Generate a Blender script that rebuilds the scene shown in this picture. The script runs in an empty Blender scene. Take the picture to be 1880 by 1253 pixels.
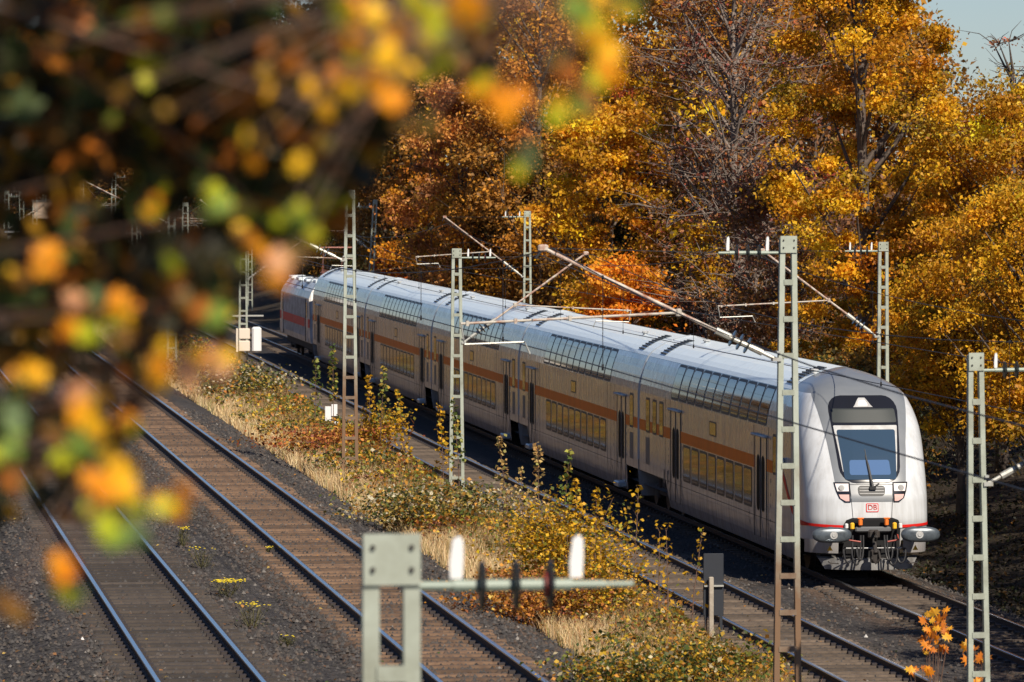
import bpy, math, random
import numpy as np
from mathutils import Vector, Matrix

# ------------------------------------------------------------------ camera, light, exposure
C = bpy.context.scene.collection
SC = bpy.context.scene
FPX, HOR, CAMZ = 9700.0, 320.0, 8.9
cam = bpy.data.cameras.new('camera'); camo = bpy.data.objects.new('camera', cam); C.objects.link(camo)
camo.location = (0, 0, CAMZ)
camo.rotation_euler = (math.radians(90) - math.atan((626.5-HOR)/FPX), 0, 0)
cam.sensor_width = 36; cam.lens = FPX*36/1880; cam.clip_start = 0.3; cam.clip_end = 6000
cam.dof.use_dof = True; cam.dof.focus_distance = 118; cam.dof.aperture_fstop = 5.6
SC.camera = camo
SUN_E, SUN_A = math.radians(42), math.radians(27)
world = bpy.data.worlds.new('World'); SC.world = world; world.use_nodes = True
nt = world.node_tree; bg = nt.nodes['Background']
sky = nt.nodes.new('ShaderNodeTexSky'); sky.sky_type = 'NISHITA'; sky.sun_disc = False
sky.sun_elevation = SUN_E; sky.sun_rotation = math.pi - SUN_A; sky.air_density = 1.0; sky.dust_density = .25; sky.ozone_density = 2.5; sky.altitude = 300
tint = nt.nodes.new('ShaderNodeVectorMath'); tint.operation = 'MULTIPLY'; tint.inputs[1].default_value = (.86,.97,1.20)
nt.links.new(sky.outputs[0], tint.inputs[0]); nt.links.new(tint.outputs[0], bg.inputs[0]); bg.inputs[1].default_value = 0.050
sun = bpy.data.lights.new('sun', 'SUN'); sun.energy = 5.0; sun.angle = math.radians(0.55); sun.color = (1.0, 0.90, 0.76)
suno = bpy.data.objects.new('sun', sun); C.objects.link(suno); suno.location = (60, -50, 80)
tv = Vector((math.cos(SUN_E)*math.sin(SUN_A), -math.cos(SUN_E)*math.cos(SUN_A), math.sin(SUN_E)))
suno.rotation_euler = tv.to_track_quat('Z', 'Y').to_euler()
SC.view_settings.view_transform = 'Standard'; SC.view_settings.look = 'None'
SC.view_settings.exposure = 0.46; SC.view_settings.gamma = 1.0
SC.render.engine = 'CYCLES'
SC.cycles.max_bounces = 6; SC.cycles.transparent_max_bounces = 6

rng = np.random.default_rng(7); random.seed(7)

# ------------------------------------------------------------------ helpers
def at(px, py, Y):
    return Vector(((px-940)/FPX*Y, Y, CAMZ-(py-HOR)/FPX*Y))
def T1(Y): return 21.84-.1206*Y
def T2(Y): return 17.78-.1206*Y
def T3(Y): return 9.76-.1323*Y
def T4(Y): return 5.70-.1323*Y
def Z3(Y): return 1.61+.005*(Y-75.8)

def mat(name, col=(.5,.5,.5), rough=.6, metal=0., spec=.5, coat=0., coat_rough=.1, noise=None, bump=None, emit=None):
    m = bpy.data.materials.new(name); m.use_nodes = True
    n = m.node_tree.nodes; l = m.node_tree.links; b = n['Principled BSDF']
    b.inputs['Base Color'].default_value = (*col, 1); b.inputs['Roughness'].default_value = rough
    b.inputs['Metallic'].default_value = metal; b.inputs['Specular IOR Level'].default_value = spec
    b.inputs['Coat Weight'].default_value = coat; b.inputs['Coat Roughness'].default_value = coat_rough
    if noise:   # (scale, colour2, lo, hi)
        tc = n.new('ShaderNodeTexCoord'); nz = n.new('ShaderNodeTexNoise'); nz.inputs['Scale'].default_value = noise[0]
        nz.inputs['Detail'].default_value = 6; nz.inputs['Roughness'].default_value = .65
        r = n.new('ShaderNodeValToRGB'); r.color_ramp.elements[0].position = noise[2]; r.color_ramp.elements[1].position = noise[3]
        r.color_ramp.elements[0].color = (*col, 1); r.color_ramp.elements[1].color = (*noise[1], 1)
        l.new(tc.outputs['Object'], nz.inputs['Vector']); l.new(nz.outputs['Fac'], r.inputs['Fac']); l.new(r.outputs['Color'], b.inputs['Base Color'])
    if bump:
        tc2 = n.new('ShaderNodeTexCoord'); nb = n.new('ShaderNodeTexNoise'); nb.inputs['Scale'].default_value = bump[0]; nb.inputs['Detail'].default_value = 4
        bp = n.new('ShaderNodeBump'); bp.inputs['Strength'].default_value = bump[1]; bp.inputs['Distance'].default_value = bump[2]
        l.new(tc2.outputs['Object'], nb.inputs['Vector']); l.new(nb.outputs['Fac'], bp.inputs['Height']); l.new(bp.outputs['Normal'], b.inputs['Normal'])
    return m

def N(m, t): return m.node_tree.nodes.new(t)
def L(m, a, b): m.node_tree.links.new(a, b)

class MB:
    def __init__(s): s.v = []; s.f = []; s.mi = []; s.cur = 0
    def add(s, vs, fs):
        k = len(s.v); s.v += [tuple(p) for p in vs]
        for f in fs: s.f.append(tuple(i+k for i in f)); s.mi.append(s.cur)
        return s
    def box(s, c, d, bev=0, rz=0, mtx=None):
        x, y, z = d[0]/2, d[1]/2, d[2]/2
        if bev <= 0:
            vs = [(a*x, b*y, g*z) for g in (-1, 1) for a, b in ((-1,-1),(1,-1),(1,1),(-1,1))]
            fs = [(0,3,2,1),(4,5,6,7),(0,1,5,4),(1,2,6,5),(2,3,7,6),(3,0,4,7)]
        else:
            vs = []; e = bev
            for g, q in ((-z, e), (-z+e, 0), (z-e, 0), (z, e)):
                hx, hy = x-q, y-q
                for a, b in ((-hx+e,-hy),(hx-e,-hy),(hx,-hy+e),(hx,hy-e),(hx-e,hy),(-hx+e,hy),(-hx,hy-e),(-hx,-hy+e)):
                    vs.append((a, b, g))
            fs = [tuple(range(7,-1,-1)), tuple(range(24,32))]
            for r in range(3):
                for i in range(8):
                    j = (i+1) % 8; fs.append((r*8+i, r*8+j, r*8+8+j, r*8+8+i))
        M = (mtx or Matrix.Identity(4)) @ Matrix.Translation(Vector(c)) @ Matrix.Rotation(rz, 4, 'Z')
        return s.add([M @ Vector(p) for p in vs], fs)
    def bar(s, a, b, w, d=None):
        """box beam from a to b"""
        a = Vector(a); b = Vector(b); t = (b-a); ln = t.length
        q = t.to_track_quat('Z', 'Y').to_matrix().to_4x4()
        return s.box((0,0,0), (w, d or w, ln), mtx=Matrix.Translation((a+b)/2) @ q)
    def tube(s, pts, rad, n=6, cap=True):
        pts = [Vector(p) for p in pts]
        if not hasattr(rad, '__len__'): rad = [rad]*len(pts)
        vs = []; ref = Vector((0,0,1))
        for i, p in enumerate(pts):
            t = (pts[min(i+1, len(pts)-1)]-pts[max(i-1, 0)]).normalized()
            if abs(t.dot(ref)) > .95: ref = Vector((1,0,0))
            u = t.cross(ref).normalized(); w = u.cross(t)
            for k in range(n):
                a = 2*math.pi*k/n; vs.append(p+(u*math.cos(a)+w*math.sin(a))*rad[i])
        fs = []
        for i in range(len(pts)-1):
            for k in range(n):
                j = (k+1) % n; fs.append((i*n+k, i*n+j, i*n+n+j, i*n+n+k))
        if cap: fs += [tuple(range(n-1,-1,-1)), tuple(range((len(pts)-1)*n, len(pts)*n))]
        return s.add(vs, fs)
    def grid(s, rows, flip=False):
        nr, nc = len(rows), len(rows[0]); vs = [p for r in rows for p in r]; fs = []
        for i in range(nr-1):
            for j in range(nc-1):
                q = (i*nc+j, i*nc+j+1, (i+1)*nc+j+1, (i+1)*nc+j); fs.append(q[::-1] if flip else q)
        return s.add(vs, fs)
    def lathe(s, a, b, prof, n=12):
        """prof: (t along a->b 0..1, radius)"""
        a = Vector(a); b = Vector(b)
        return s.tube([a+(b-a)*t for t, r in prof], [r for t, r in prof], n)
    def mesh(s, name, mats, smooth=False):
        me = bpy.data.meshes.new(name); me.from_pydata(s.v, [], s.f)
        for m in (mats if isinstance(mats, (list, tuple)) else [mats]): me.materials.append(m)
        if any(s.mi): me.polygons.foreach_set('material_index', s.mi)
        if smooth: me.polygons.foreach_set('use_smooth', [True]*len(s.f))
        me.update(); return me
    def build(s, name, mats, parent=None, smooth=False):
        return link(name, s.mesh(name, mats, smooth), parent)

def link(name, me, parent=None, loc=None):
    o = bpy.data.objects.new(name, me); C.objects.link(o)
    if parent: o.parent = parent
    if loc is not None: o.location = loc
    return o
def tag(o, label=None, cat=None, group=None, kind=None):
    if label: o['label'] = label
    if cat: o['category'] = cat
    if group: o['group'] = group
    if kind: o['kind'] = kind
    return o
def thing(name, label, cat, loc=(0,0,0), rz=0, group=None):
    o = bpy.data.objects.new(name, None); C.objects.link(o); o.location = loc; o.rotation_euler = (0,0,rz)
    return tag(o, label, cat, group)
def copy_tree(o, parent=None):
    c = o.copy(); C.objects.link(c); c.parent = parent
    for ch in [k for k in o.children]: copy_tree(ch, c)
    return c

def noise2(x, y, sc=1., seed=0):
    x = np.asarray(x)/sc+seed*13.7; y = np.asarray(y)/sc+seed*7.3
    def h(i, j):
        t = np.sin(i*127.1+j*311.7+seed*17.3)*43758.5453
        return t-np.floor(t)
    i = np.floor(x); j = np.floor(y); u = x-i; v = y-j; u = u*u*(3-2*u); v = v*v*(3-2*v)
    return (h(i,j)*(1-u)+h(i+1,j)*u)*(1-v)+(h(i,j+1)*(1-u)+h(i+1,j+1)*u)*v

# ---- leaves: a cloud of small folded quads with a colour of their own
def leaf_material(name, trans=.35, rough=.55):
    m = bpy.data.materials.new(name); m.use_nodes = True; n = m.node_tree.nodes; n.remove(n['Principled BSDF'])
    at_ = N(m, 'ShaderNodeAttribute'); at_.attribute_name = 'tint'
    d = N(m, 'ShaderNodeBsdfPrincipled'); d.inputs['Roughness'].default_value = rough; d.inputs['Specular IOR Level'].default_value = .3
    t = N(m, 'ShaderNodeBsdfTranslucent'); mx = N(m, 'ShaderNodeMixShader'); mx.inputs[0].default_value = trans
    L(m, at_.outputs['Color'], d.inputs['Base Color']); L(m, at_.outputs['Color'], t.inputs['Color'])
    L(m, d.outputs[0], mx.inputs[1]); L(m, t.outputs[0], mx.inputs[2]); L(m, mx.outputs[0], n['Material Output'].inputs[0])
    return m
LEAF = leaf_material('leaf', .42); LEAF_NEAR = leaf_material('near_leaf', .35, .5)

def unit(a): return a/np.maximum(np.linalg.norm(a, axis=1, keepdims=True), 1e-9)
def leaf_mesh(name, cen, size, col, r=None, up=.35, aspect=.6, m=None):
    r = r or rng; n = len(cen); cen = np.asarray(cen, dtype=float)
    size = np.broadcast_to(np.asarray(size, dtype=float), (n,))[:, None]
    nrm = r.normal(size=(n,3)); nrm[:,2] = np.abs(nrm[:,2])+up; nrm = unit(nrm)
    t = unit(np.cross(nrm, r.normal(size=(n,3)))); b = np.cross(nrm, t)
    v = np.empty((n,4,3)); fold = nrm*size*.12
    v[:,0] = cen-t*size*.5; v[:,1] = cen+b*size*.5*aspect+t*size*.06-fold*0+fold
    v[:,2] = cen+t*size*.5; v[:,3] = cen-b*size*.5*aspect+t*size*.06+fold
    me = bpy.data.meshes.new(name); me.vertices.add(n*4); me.loops.add(n*4); me.polygons.add(n)
    me.vertices.foreach_set('co', v.reshape(-1)); me.loops.foreach_set('vertex_index', np.arange(n*4, dtype=np.int32))
    me.polygons.foreach_set('loop_start', np.arange(0, n*4, 4, dtype=np.int32)); me.polygons.foreach_set('loop_total', np.full(n, 4, dtype=np.int32))
    me.update(calc_edges=True)
    a = me.color_attributes.new('tint', 'FLOAT_COLOR', 'POINT')
    c4 = np.ones((n,4,4)); c4[:,:,:3] = np.asarray(col)[:,None,:]; a.data.foreach_set('color', c4.reshape(-1))
    me.materials.append(m or LEAF); return me

def pick(pal, n, r=None, var=.25):
    """pal: list of (weight, rgb)"""
    r = r or rng; w = np.array([p[0] for p in pal], float); w /= w.sum(); c = np.array([p[1] for p in pal], float)
    out = c[r.choice(len(pal), n, p=w)]; return np.clip(out*(1+var*r.normal(size=(n,1))), .004, .9)
def fit(p, q): return [(w, c) for w, c in p]+[(w, c) for w, c in q]

GOLD = [(5,(.70,.345,.014)),(3.4,(.60,.245,.010)),(2.4,(.38,.235,.015)),(3,(.76,.45,.02)),(1.5,(.17,.13,.018)),(1,(.45,.12,.01))]
AMBER = [(4,(.72,.33,.02)),(3,(.60,.20,.012)),(3,(.74,.42,.04)),(2,(.30,.10,.012))]
YELLOW = [(5,(.78,.44,.015)),(3,(.66,.32,.012)),(1,(.34,.26,.02))]
RUST = [(4,(.24,.115,.075)),(2.5,(.36,.12,.05)),(2.5,(.50,.22,.05)),(1,(.50,.06,.03)),(3,(.20,.13,.10))]
BROWN = [(4,(.28,.13,.03)),(3,(.42,.18,.025)),(2,(.16,.08,.025)),(1,(.11,.10,.02))]
PEACH = [(4,(.64,.28,.09)),(3,(.52,.20,.05)),(2,(.64,.36,.04)),(1,(.28,.12,.04))]
ORANGE = [(4,(.85,.27,.02)),(3,(.75,.20,.012)),(2,(.8,.42,.03))]
RED = [(4,(.62,.11,.02)),(3,(.7,.18,.02)),(1,(.35,.05,.015))]
DARK = [(4,(.035,.032,.012)),(3,(.07,.04,.014)),(2,(.12,.06,.015)),(1,(.03,.045,.014))]
EVERG = [(4,(.022,.034,.014)),(2,(.04,.05,.016)),(1,(.08,.06,.016))]

# ------------------------------------------------------------------ materials
def ballast_material():
    m = bpy.data.materials.new('ground'); m.use_nodes = True; n = m.node_tree.nodes; b = n['Principled BSDF']
    tc = N(m,'ShaderNodeTexCoord'); v = N(m,'ShaderNodeTexVoronoi'); v.inputs['Scale'].default_value = 15; v.inputs['Randomness'].default_value = 1
    L(m, tc.outputs['Object'], v.inputs['Vector'])
    at_ = N(m,'ShaderNodeAttribute'); at_.attribute_name = 'soil_and_shade'
    nz = N(m,'ShaderNodeTexNoise'); nz.inputs['Scale'].default_value = .7; nz.inputs['Detail'].default_value = 7; nz.inputs['Roughness'].default_value=.7; L(m, tc.outputs['Object'], nz.inputs['Vector'])
    sep = N(m,'ShaderNodeSeparateColor'); L(m, v.outputs['Color'], sep.inputs[0])
    mp = N(m,'ShaderNodeMapRange'); mp.inputs[1].default_value=0; mp.inputs[2].default_value=1; mp.inputs[3].default_value=.45; mp.inputs[4].default_value=1.6; L(m, sep.outputs[0], mp.inputs[0])
    mx = N(m,'ShaderNodeVectorMath'); mx.operation='SCALE'; L(m, at_.outputs['Color'], mx.inputs[0]); L(m, mp.outputs[0], mx.inputs['Scale'])
    mp2 = N(m,'ShaderNodeMapRange'); mp2.inputs[1].default_value=.3; mp2.inputs[2].default_value=.7; mp2.inputs[3].default_value=.7; mp2.inputs[4].default_value=1.3; L(m, nz.outputs['Fac'], mp2.inputs[0])
    mx2 = N(m,'ShaderNodeVectorMath'); mx2.operation='SCALE'; L(m, mx.outputs[0], mx2.inputs[0]); L(m, mp2.outputs[0], mx2.inputs['Scale'])
    L(m, mx2.outputs[0], b.inputs['Base Color']); b.inputs['Roughness'].default_value = .9; b.inputs['Specular IOR Level'].default_value = .25
    bp = N(m,'ShaderNodeBump'); bp.inputs['Strength'].default_value=.9; bp.inputs['Distance'].default_value=.03; bp.invert = True
    L(m, v.outputs['Distance'], bp.inputs['Height']); L(m, bp.outputs[0], b.inputs['Normal']); return m
GROUND = ballast_material()
RAILSIDE = mat('rail_side', (.035,.022,.016), .75, .0, noise=(9,(.07,.035,.02),.4,.7))
RAILTOP = mat('rail_head', (.55,.58,.62), .22, 1.0)
SLEEPER = mat('sleeper', (.070,.040,.024), .9, noise=(5,(.145,.088,.05),.35,.7), bump=(30,.5,.01))
def vary(m, amt=.5):
    b = m.node_tree.nodes['Principled BSDF']; src = b.inputs['Base Color'].links[0].from_socket; oi = N(m,'ShaderNodeObjectInfo')
    mr = N(m,'ShaderNodeMapRange'); mr.inputs[3].default_value = 1-amt; mr.inputs[4].default_value = 1+amt; L(m, oi.outputs['Random'], mr.inputs[0])
    sc = N(m,'ShaderNodeVectorMath'); sc.operation='SCALE'; L(m, src, sc.inputs[0]); L(m, mr.outputs[0], sc.inputs['Scale']); L(m, sc.outputs[0], b.inputs['Base Color']); return m
vary(SLEEPER, .42)
GREYSL = vary(mat('weathered_sleeper', (.058,.042,.030), .9, noise=(5,(.12,.088,.062),.35,.7), bump=(30,.5,.01)), .42)
CLIP = mat('rail_clip', (.03,.022,.02), .7)

def mast_material():
    m = mat('mast_paint', (.36,.39,.33), .6, noise=(3,(.27,.29,.23),.4,.75)); n = m.node_tree.nodes; b = n['Principled BSDF']
    src = b.inputs['Base Color'].links[0].from_socket
    tc = N(m,'ShaderNodeTexCoord'); sx = N(m,'ShaderNodeSeparateXYZ'); L(m, tc.outputs['Object'], sx.inputs[0])
    nz = N(m,'ShaderNodeTexNoise'); nz.inputs['Scale'].default_value=2.2; nz.inputs['Detail'].default_value=8; L(m, tc.outputs['Object'], nz.inputs['Vector'])
    a = N(m,'ShaderNodeMath'); a.operation='MULTIPLY_ADD'; a.inputs[1].default_value=-.32; a.inputs[2].default_value=1.15; L(m, sx.outputs[2], a.inputs[0])
    s = N(m,'ShaderNodeMath'); s.operation='ADD'; L(m, a.outputs[0], s.inputs[0]); L(m, nz.outputs['Fac'], s.inputs[1])
    r = N(m,'ShaderNodeMapRange'); r.inputs[1].default_value=.45; r.inputs[2].default_value=.95; L(m, s.outputs[0], r.inputs[0])
    mx = N(m,'ShaderNodeMix'); mx.data_type='RGBA'; L(m, r.outputs[0], mx.inputs[0]); L(m, src, mx.inputs[6]); mx.inputs[7].default_value=(.16,.09,.045,1)
    L(m, mx.outputs[2], b.inputs['Base Color']); return m
MAST = mast_material()
RUSTM = mat('rusted_paint', (.20,.15,.10), .7, noise=(4,(.13,.07,.04),.4,.7))
MASTBACK = mat('mast_paint_plain', (.33,.36,.30), .6, noise=(3,(.21,.22,.17),.42,.72))
RUSTY = mat('rusty_tube', (.27,.12,.075), .7, noise=(7,(.50,.45,.38),.38,.58))
GALV = mat('galvanised', (.42,.42,.38), .45, .4, noise=(8,(.28,.22,.17),.5,.75))
PORC = mat('porcelain_dark', (.02,.022,.022), .25)
INSBODY = mat('insulator_body', (.22,.27,.22), .5)
WHITEP = mat('white_plastic', (.66,.66,.65), .5)
WIRE = mat('wire', (.022,.022,.024), .5, .3)
REDCLAMP = mat('red_paint', (.35,.05,.03), .5)

# ------------------------------------------------------------------ terrain
OFFL = [(-70,'4',-1.2),(-14,'4',-1.0),(-6,'4',-.95),(-3.0,'4',-.75),(-1.75,'4',-.23),(1.75,'4',-.23),(2.3,'4',-.27)]
def section(Y):
    x4, x3, x2, x1, z3 = T4(Y), T3(Y), T2(Y), T1(Y), Z3(Y)
    p = [(x4-80, z3+1.5),(x4-18, z3-.6),(x4-6, z3-.9),(x4-3.0, z3-.7),(x4-1.7, z3-.22),(x4+1.6, z3-.22),(x4+2.03, z3-.27),(x3-1.6, z3-.22),(x3+1.65, z3-.22),
         (x3+2.7, z3-.62),(x3+3.6, z3-.55),(x2-4.6, z3-.5),(x2-2.5, -.30),(x2-1.7, -.24),(x2+1.6, -.22),(x1-1.6, -.22),(x1+1.65, -.22),(x1+2.8, -.75),(x1+4.5, -.6),(x1+9, .6),(x1+22, 3.2),(x1+120, 6)]
    return [a for a, b in p], [b for a, b in p]
def gz(x, Y):
    xs, zs = section(Y); return float(np.interp(x, xs, zs))
def build_ground():
    ys = list(np.arange(4, 56, 4))+list(np.arange(56, 190, .9))+list(np.arange(190, 420, 5))+[450,500,600,750,1000,1400,2000]
    offs = sorted(set([-80,-60,-40,-28,-18]+list(np.arange(-12, 34, .55))+[36,40,48,60,80,110,140]))
    vs = []; cols = []; nc = len(offs)
    for Y in ys:
        xs, zs = section(Y); base = T4(Y)
        X = base+np.array(offs); Z = np.interp(X, xs, zs)
        for f in (T1,T2,T3,T4): Z = Z-.04*(np.abs(X-f(Y)) < 1.05)+.02*(np.abs(np.abs(X-f(Y))-1.35) < .3)
        Z = Z+(noise2(X, np.full_like(X, Y), 1.1, 3)-.5)*.05+(noise2(X, np.full_like(X, Y), .4, 5)-.5)*.03
        on3 = np.abs(X-T3(Y)) < 1.5; on4 = np.abs(X-T4(Y)) < 1.5; on2 = np.abs(X-T2(Y)) < 1.5; on1 = np.abs(X-T1(Y)) < 1.5
        d3 = X-T3(Y); veg = (d3 > 2.9) & (X < T2(Y)-2.0); wood = X > T1(Y)+3.2; left = X < T4(Y)-3.3
        col = np.tile(np.array([.042,.037,.034]), (nc,1))
        nn = noise2(X, np.full_like(X, Y), 2.5, 9)[:,None]
        col[on3] = (.075,.048,.030); col[on4] = (.055,.042,.034); col[on2] = (.075,.058,.045); col[on1] = (.075,.050,.034)
        shade_strip = (X > T2(Y)+1.6) & (X < T1(Y)-1.2) & (Y > 117); col[shade_strip] = (.026,.023,.022)  # train's shadow painted into the ground as a darker strip
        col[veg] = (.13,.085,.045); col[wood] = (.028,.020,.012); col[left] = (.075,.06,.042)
        col = col*(.8+.4*nn)
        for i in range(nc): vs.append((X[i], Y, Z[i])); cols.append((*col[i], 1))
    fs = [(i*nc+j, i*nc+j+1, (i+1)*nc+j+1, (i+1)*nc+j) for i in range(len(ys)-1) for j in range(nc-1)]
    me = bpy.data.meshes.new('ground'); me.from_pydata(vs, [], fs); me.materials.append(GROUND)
    a = me.color_attributes.new('soil_and_shade', 'FLOAT_COLOR', 'POINT'); a.data.foreach_set('color', np.array(cols).reshape(-1))
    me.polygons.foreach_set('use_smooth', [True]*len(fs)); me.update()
    o = link('ground', me); o['kind'] = 'structure'
    # wide plain below, out to the horizon
    m = MB(); m.grid([[(-3000,-200,-3),(3000,-200,-3)],[(-3000,5000,-3),(3000,5000,-3)]])
    o = m.build('terrain', mat('far_soil', (.05,.04,.022), .95, noise=(.05,(.08,.05,.025),.4,.6))); o['kind'] = 'structure'
build_ground()

# ------------------------------------------------------------------ tracks
def build_track(name, label, fx, fz, ya, yb, y0, y1, spacing=.6, SLEEPER=SLEEPER):
    slope = (fx(200)-fx(100))/100; rz = -math.atan(slope); 
    root = thing(name, label, 'railway track', (fx(100), 100, fz(100)), math.atan2(1, slope)-math.pi/2)
    dz = fz(200)-fz(100); g = dz/math.hypot(100, slope*100)
    k = math.hypot(1, slope)
    def lz(t): return g*t
    for s_ in (-1, 1):
        x = s_*.753; a = (y0-100)*k; b = (y1-100)*k
        m = MB(); prof = [(-.07,-.17),(.07,-.17),(.065,-.15),(.012,-.13),(.012,-.045),(.034,-.035),(.034,-.012),(-.034,-.012),(-.034,-.035),(-.012,-.045),(-.012,-.13),(-.065,-.15)]
        ts = np.linspace(a, b, 12)
        rows = [[(x+p, t, lz(t)+q) for p, q in prof+[prof[0]]] for t in ts]
        m.grid(rows)
        r = m.build('rail', RAILSIDE, root)
        m = MB(); prof = [(-.0345,-.03),(-.0345,-.006),(-.027,.0),(.027,0),(.0345,-.006),(.0345,-.03)]
        m.grid([[(x+p, t, lz(t)+q) for p, q in prof] for t in ts], flip=True)
        m.build('rail_head', [RAILTOP], r)
    # sleepers: one object each, nearest 300 seen
    variants = []
    for q in range(5):
        m = MB(); m.box((0,0,-.235), (2.40+.03*q, .22+.012*q, .15), bev=.035); variants.append(m.mesh('sleeper', SLEEPER))
    ts = np.arange((ya-100)*k, (yb-100)*k, spacing)[:290]
    for t in ts:
        o = link('sleeper', variants[random.randrange(5)], root, (random.uniform(-.03,.03), t+random.uniform(-.02,.02), lz(t)+random.uniform(-.008,.008)))
        o.rotation_euler[2] = random.uniform(-.012,.012)
    rest = np.arange(ts[-1]+spacing, (y1-100)*k, spacing)
    m = MB()
    for t in rest: m.box((0,t,lz(t)-.235), (2.6,.26,.13))
    if len(rest): o = m.build('far_sleepers', SLEEPER, root); o['kind'] = 'stuff'
    m = MB()
    for t in np.concatenate([ts, rest[:120]]):
        for x in (-.753,.753):
            for s_ in (-1,1):
                m.box((x+s_*.12, t, lz(t)-.145), (.11,.15,.055))
    o = m.build('rail_clips', CLIP, root); o['kind'] = 'stuff'
    return root
build_track('railway_track', 'leftmost railway track on dark ballast at the lower left corner', T4, Z3, 66, 240, 12, 420, SLEEPER=vary(mat('dark_sleeper', (.030,.023,.019), .9, noise=(5,(.052,.040,.030),.35,.7), bump=(30,.5,.01)), .4))
build_track('railway_track', 'brown railway track curving up beside the autumn verge, second from the left', T3, Z3, 66, 240, 12, 420)
build_track('railway_track', 'empty railway track between the overgrown bank and the train', T2, lambda y: 0.0, 68, 240, 12, 520, SLEEPER=GREYSL)
build_track('railway_track', 'railway track the silver passenger train runs on', T1, lambda y: 0.0, 74, 122, 12, 620, SLEEPER=GREYSL)

# loose ballast stones
def stones():
    n = 110000; r = np.random.default_rng(3)
    Y = 64+(r.random(n)**1.7)*95; X = T4(Y)-4.5+r.random(n)*26
    X = np.where(r.random(n) < .45, T4(Y)-4+r.random(n)*10.5, X); q = r.random(n); X = np.where(q < .12, T3(Y)+r.normal(size=n)*.9, X); X = np.where((q > .12) & (q < .2), T2(Y)+r.normal(size=n)*.9, X); X = np.where((q > .2) & (q < .25), T1(Y)+r.normal(size=n)*.9, X)
    e_ = (q > .25) & (q < .42); fe = r.integers(0,4,n); ctr = np.choose(fe, [T1(Y),T2(Y),T3(Y),T4(Y)]); X = np.where(e_, ctr+np.where(r.random(n) < .5, -1, 1)*(1.17+r.normal(size=n)*.13), X)
    d3 = X-T3(Y); keep = ~((d3 > 3.0) & (X < T2(Y)-2.4)) & (X < T1(Y)+3.4)
    for f in (T1,T2,T3,T4):
        for e in (-.753,.753): keep &= np.abs(X-f(Y)-e) > .1
    X = X[keep]; Y = Y[keep]; n = len(X)
    Z = np.array([gz(a, b) for a, b in zip(X, Y)])+r.random(n)*.03
    s = .022+.03*r.random(n)
    oc = np.array([(1,0,0),(0,1,0),(-1,0,0),(0,-1,0),(0,0,1)], float)
    fc = np.array([(0,1,4),(1,2,4),(2,3,4),(3,0,4)])
    a = r.random(n)*6.28; ca, sa = np.cos(a), np.sin(a)
    V = oc[None]*s[:,None,None]*(.65+.7*r.random((n,5,3)))
    x = V[:,:,0]*ca[:,None]-V[:,:,1]*sa[:,None]; y = V[:,:,0]*sa[:,None]+V[:,:,1]*ca[:,None]
    V[:,:,0] = x+X[:,None]; V[:,:,1] = y+Y[:,None]; V[:,:,2] += Z[:,None]
    F = (fc[None]+np.arange(n)[:,None,None]*5).reshape(-1,3)
    me = bpy.data.meshes.new('ballast_stones'); me.vertices.add(n*5); me.loops.add(len(F)*3); me.polygons.add(len(F))
    me.vertices.foreach_set('co', V.reshape(-1)); me.loops.foreach_set('vertex_index', F.reshape(-1).astype(np.int32))
    me.polygons.foreach_set('loop_start', np.arange(0, len(F)*3, 3, dtype=np.int32)); me.polygons.foreach_set('loop_total', np.full(len(F),3,dtype=np.int32))
    me.update(calc_edges=True)
    c = pick([(5,(.050,.045,.042)),(4,(.066,.054,.045)),(3,(.028,.025,.023)),(.3,(.15,.135,.12)),(2,(.066,.043,.030)),(.008,(.5,.48,.45))], n, r, .2)
    at_ = me.color_attributes.new('tint', 'FLOAT_COLOR', 'POINT'); c4 = np.ones((n,5,4)); c4[:,:,:3] = c[:,None]; at_.data.foreach_set('color', c4.reshape(-1))
    m = bpy.data.materials.new('stone'); m.use_nodes = True; b = m.node_tree.nodes['Principled BSDF']; b.inputs['Roughness'].default_value=.85
    q = N(m,'ShaderNodeAttribute'); q.attribute_name='tint'; L(m, q.outputs['Color'], b.inputs['Base Color']); me.materials.append(m)
    tag(link('ballast_stones', me), 'loose brown and grey ballast stones lying between the tracks', 'ballast', kind='stuff')
stones()

# ------------------------------------------------------------------ train
D = Vector((-.1206, 1, 0)).normalized(); RZ = math.atan2(D.y, D.x)
NOSE_Y = 115.6
def on_track(u):            # point on the train's track u metres behind the nose tip
    y = NOSE_Y+u*D.y; return (T1(y), y, 0)
PROF = [(.30,1.30),(.55,1.355),(.9,1.385),(1.3,1.39),(2.9,1.39),(3.1,1.385),(3.3,1.365),(3.5,1.325),(3.7,1.265),(3.9,1.19),(4.03,1.12),(4.12,1.05),(4.22,.92),(4.35,.70),(4.46,.42),(4.53,.15),(4.55,0.)]
PW = [p[0] for p in PROF]; PV = [p[1] for p in PROF]
def hw(w): return float(np.interp(w, PW, PV))

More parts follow.
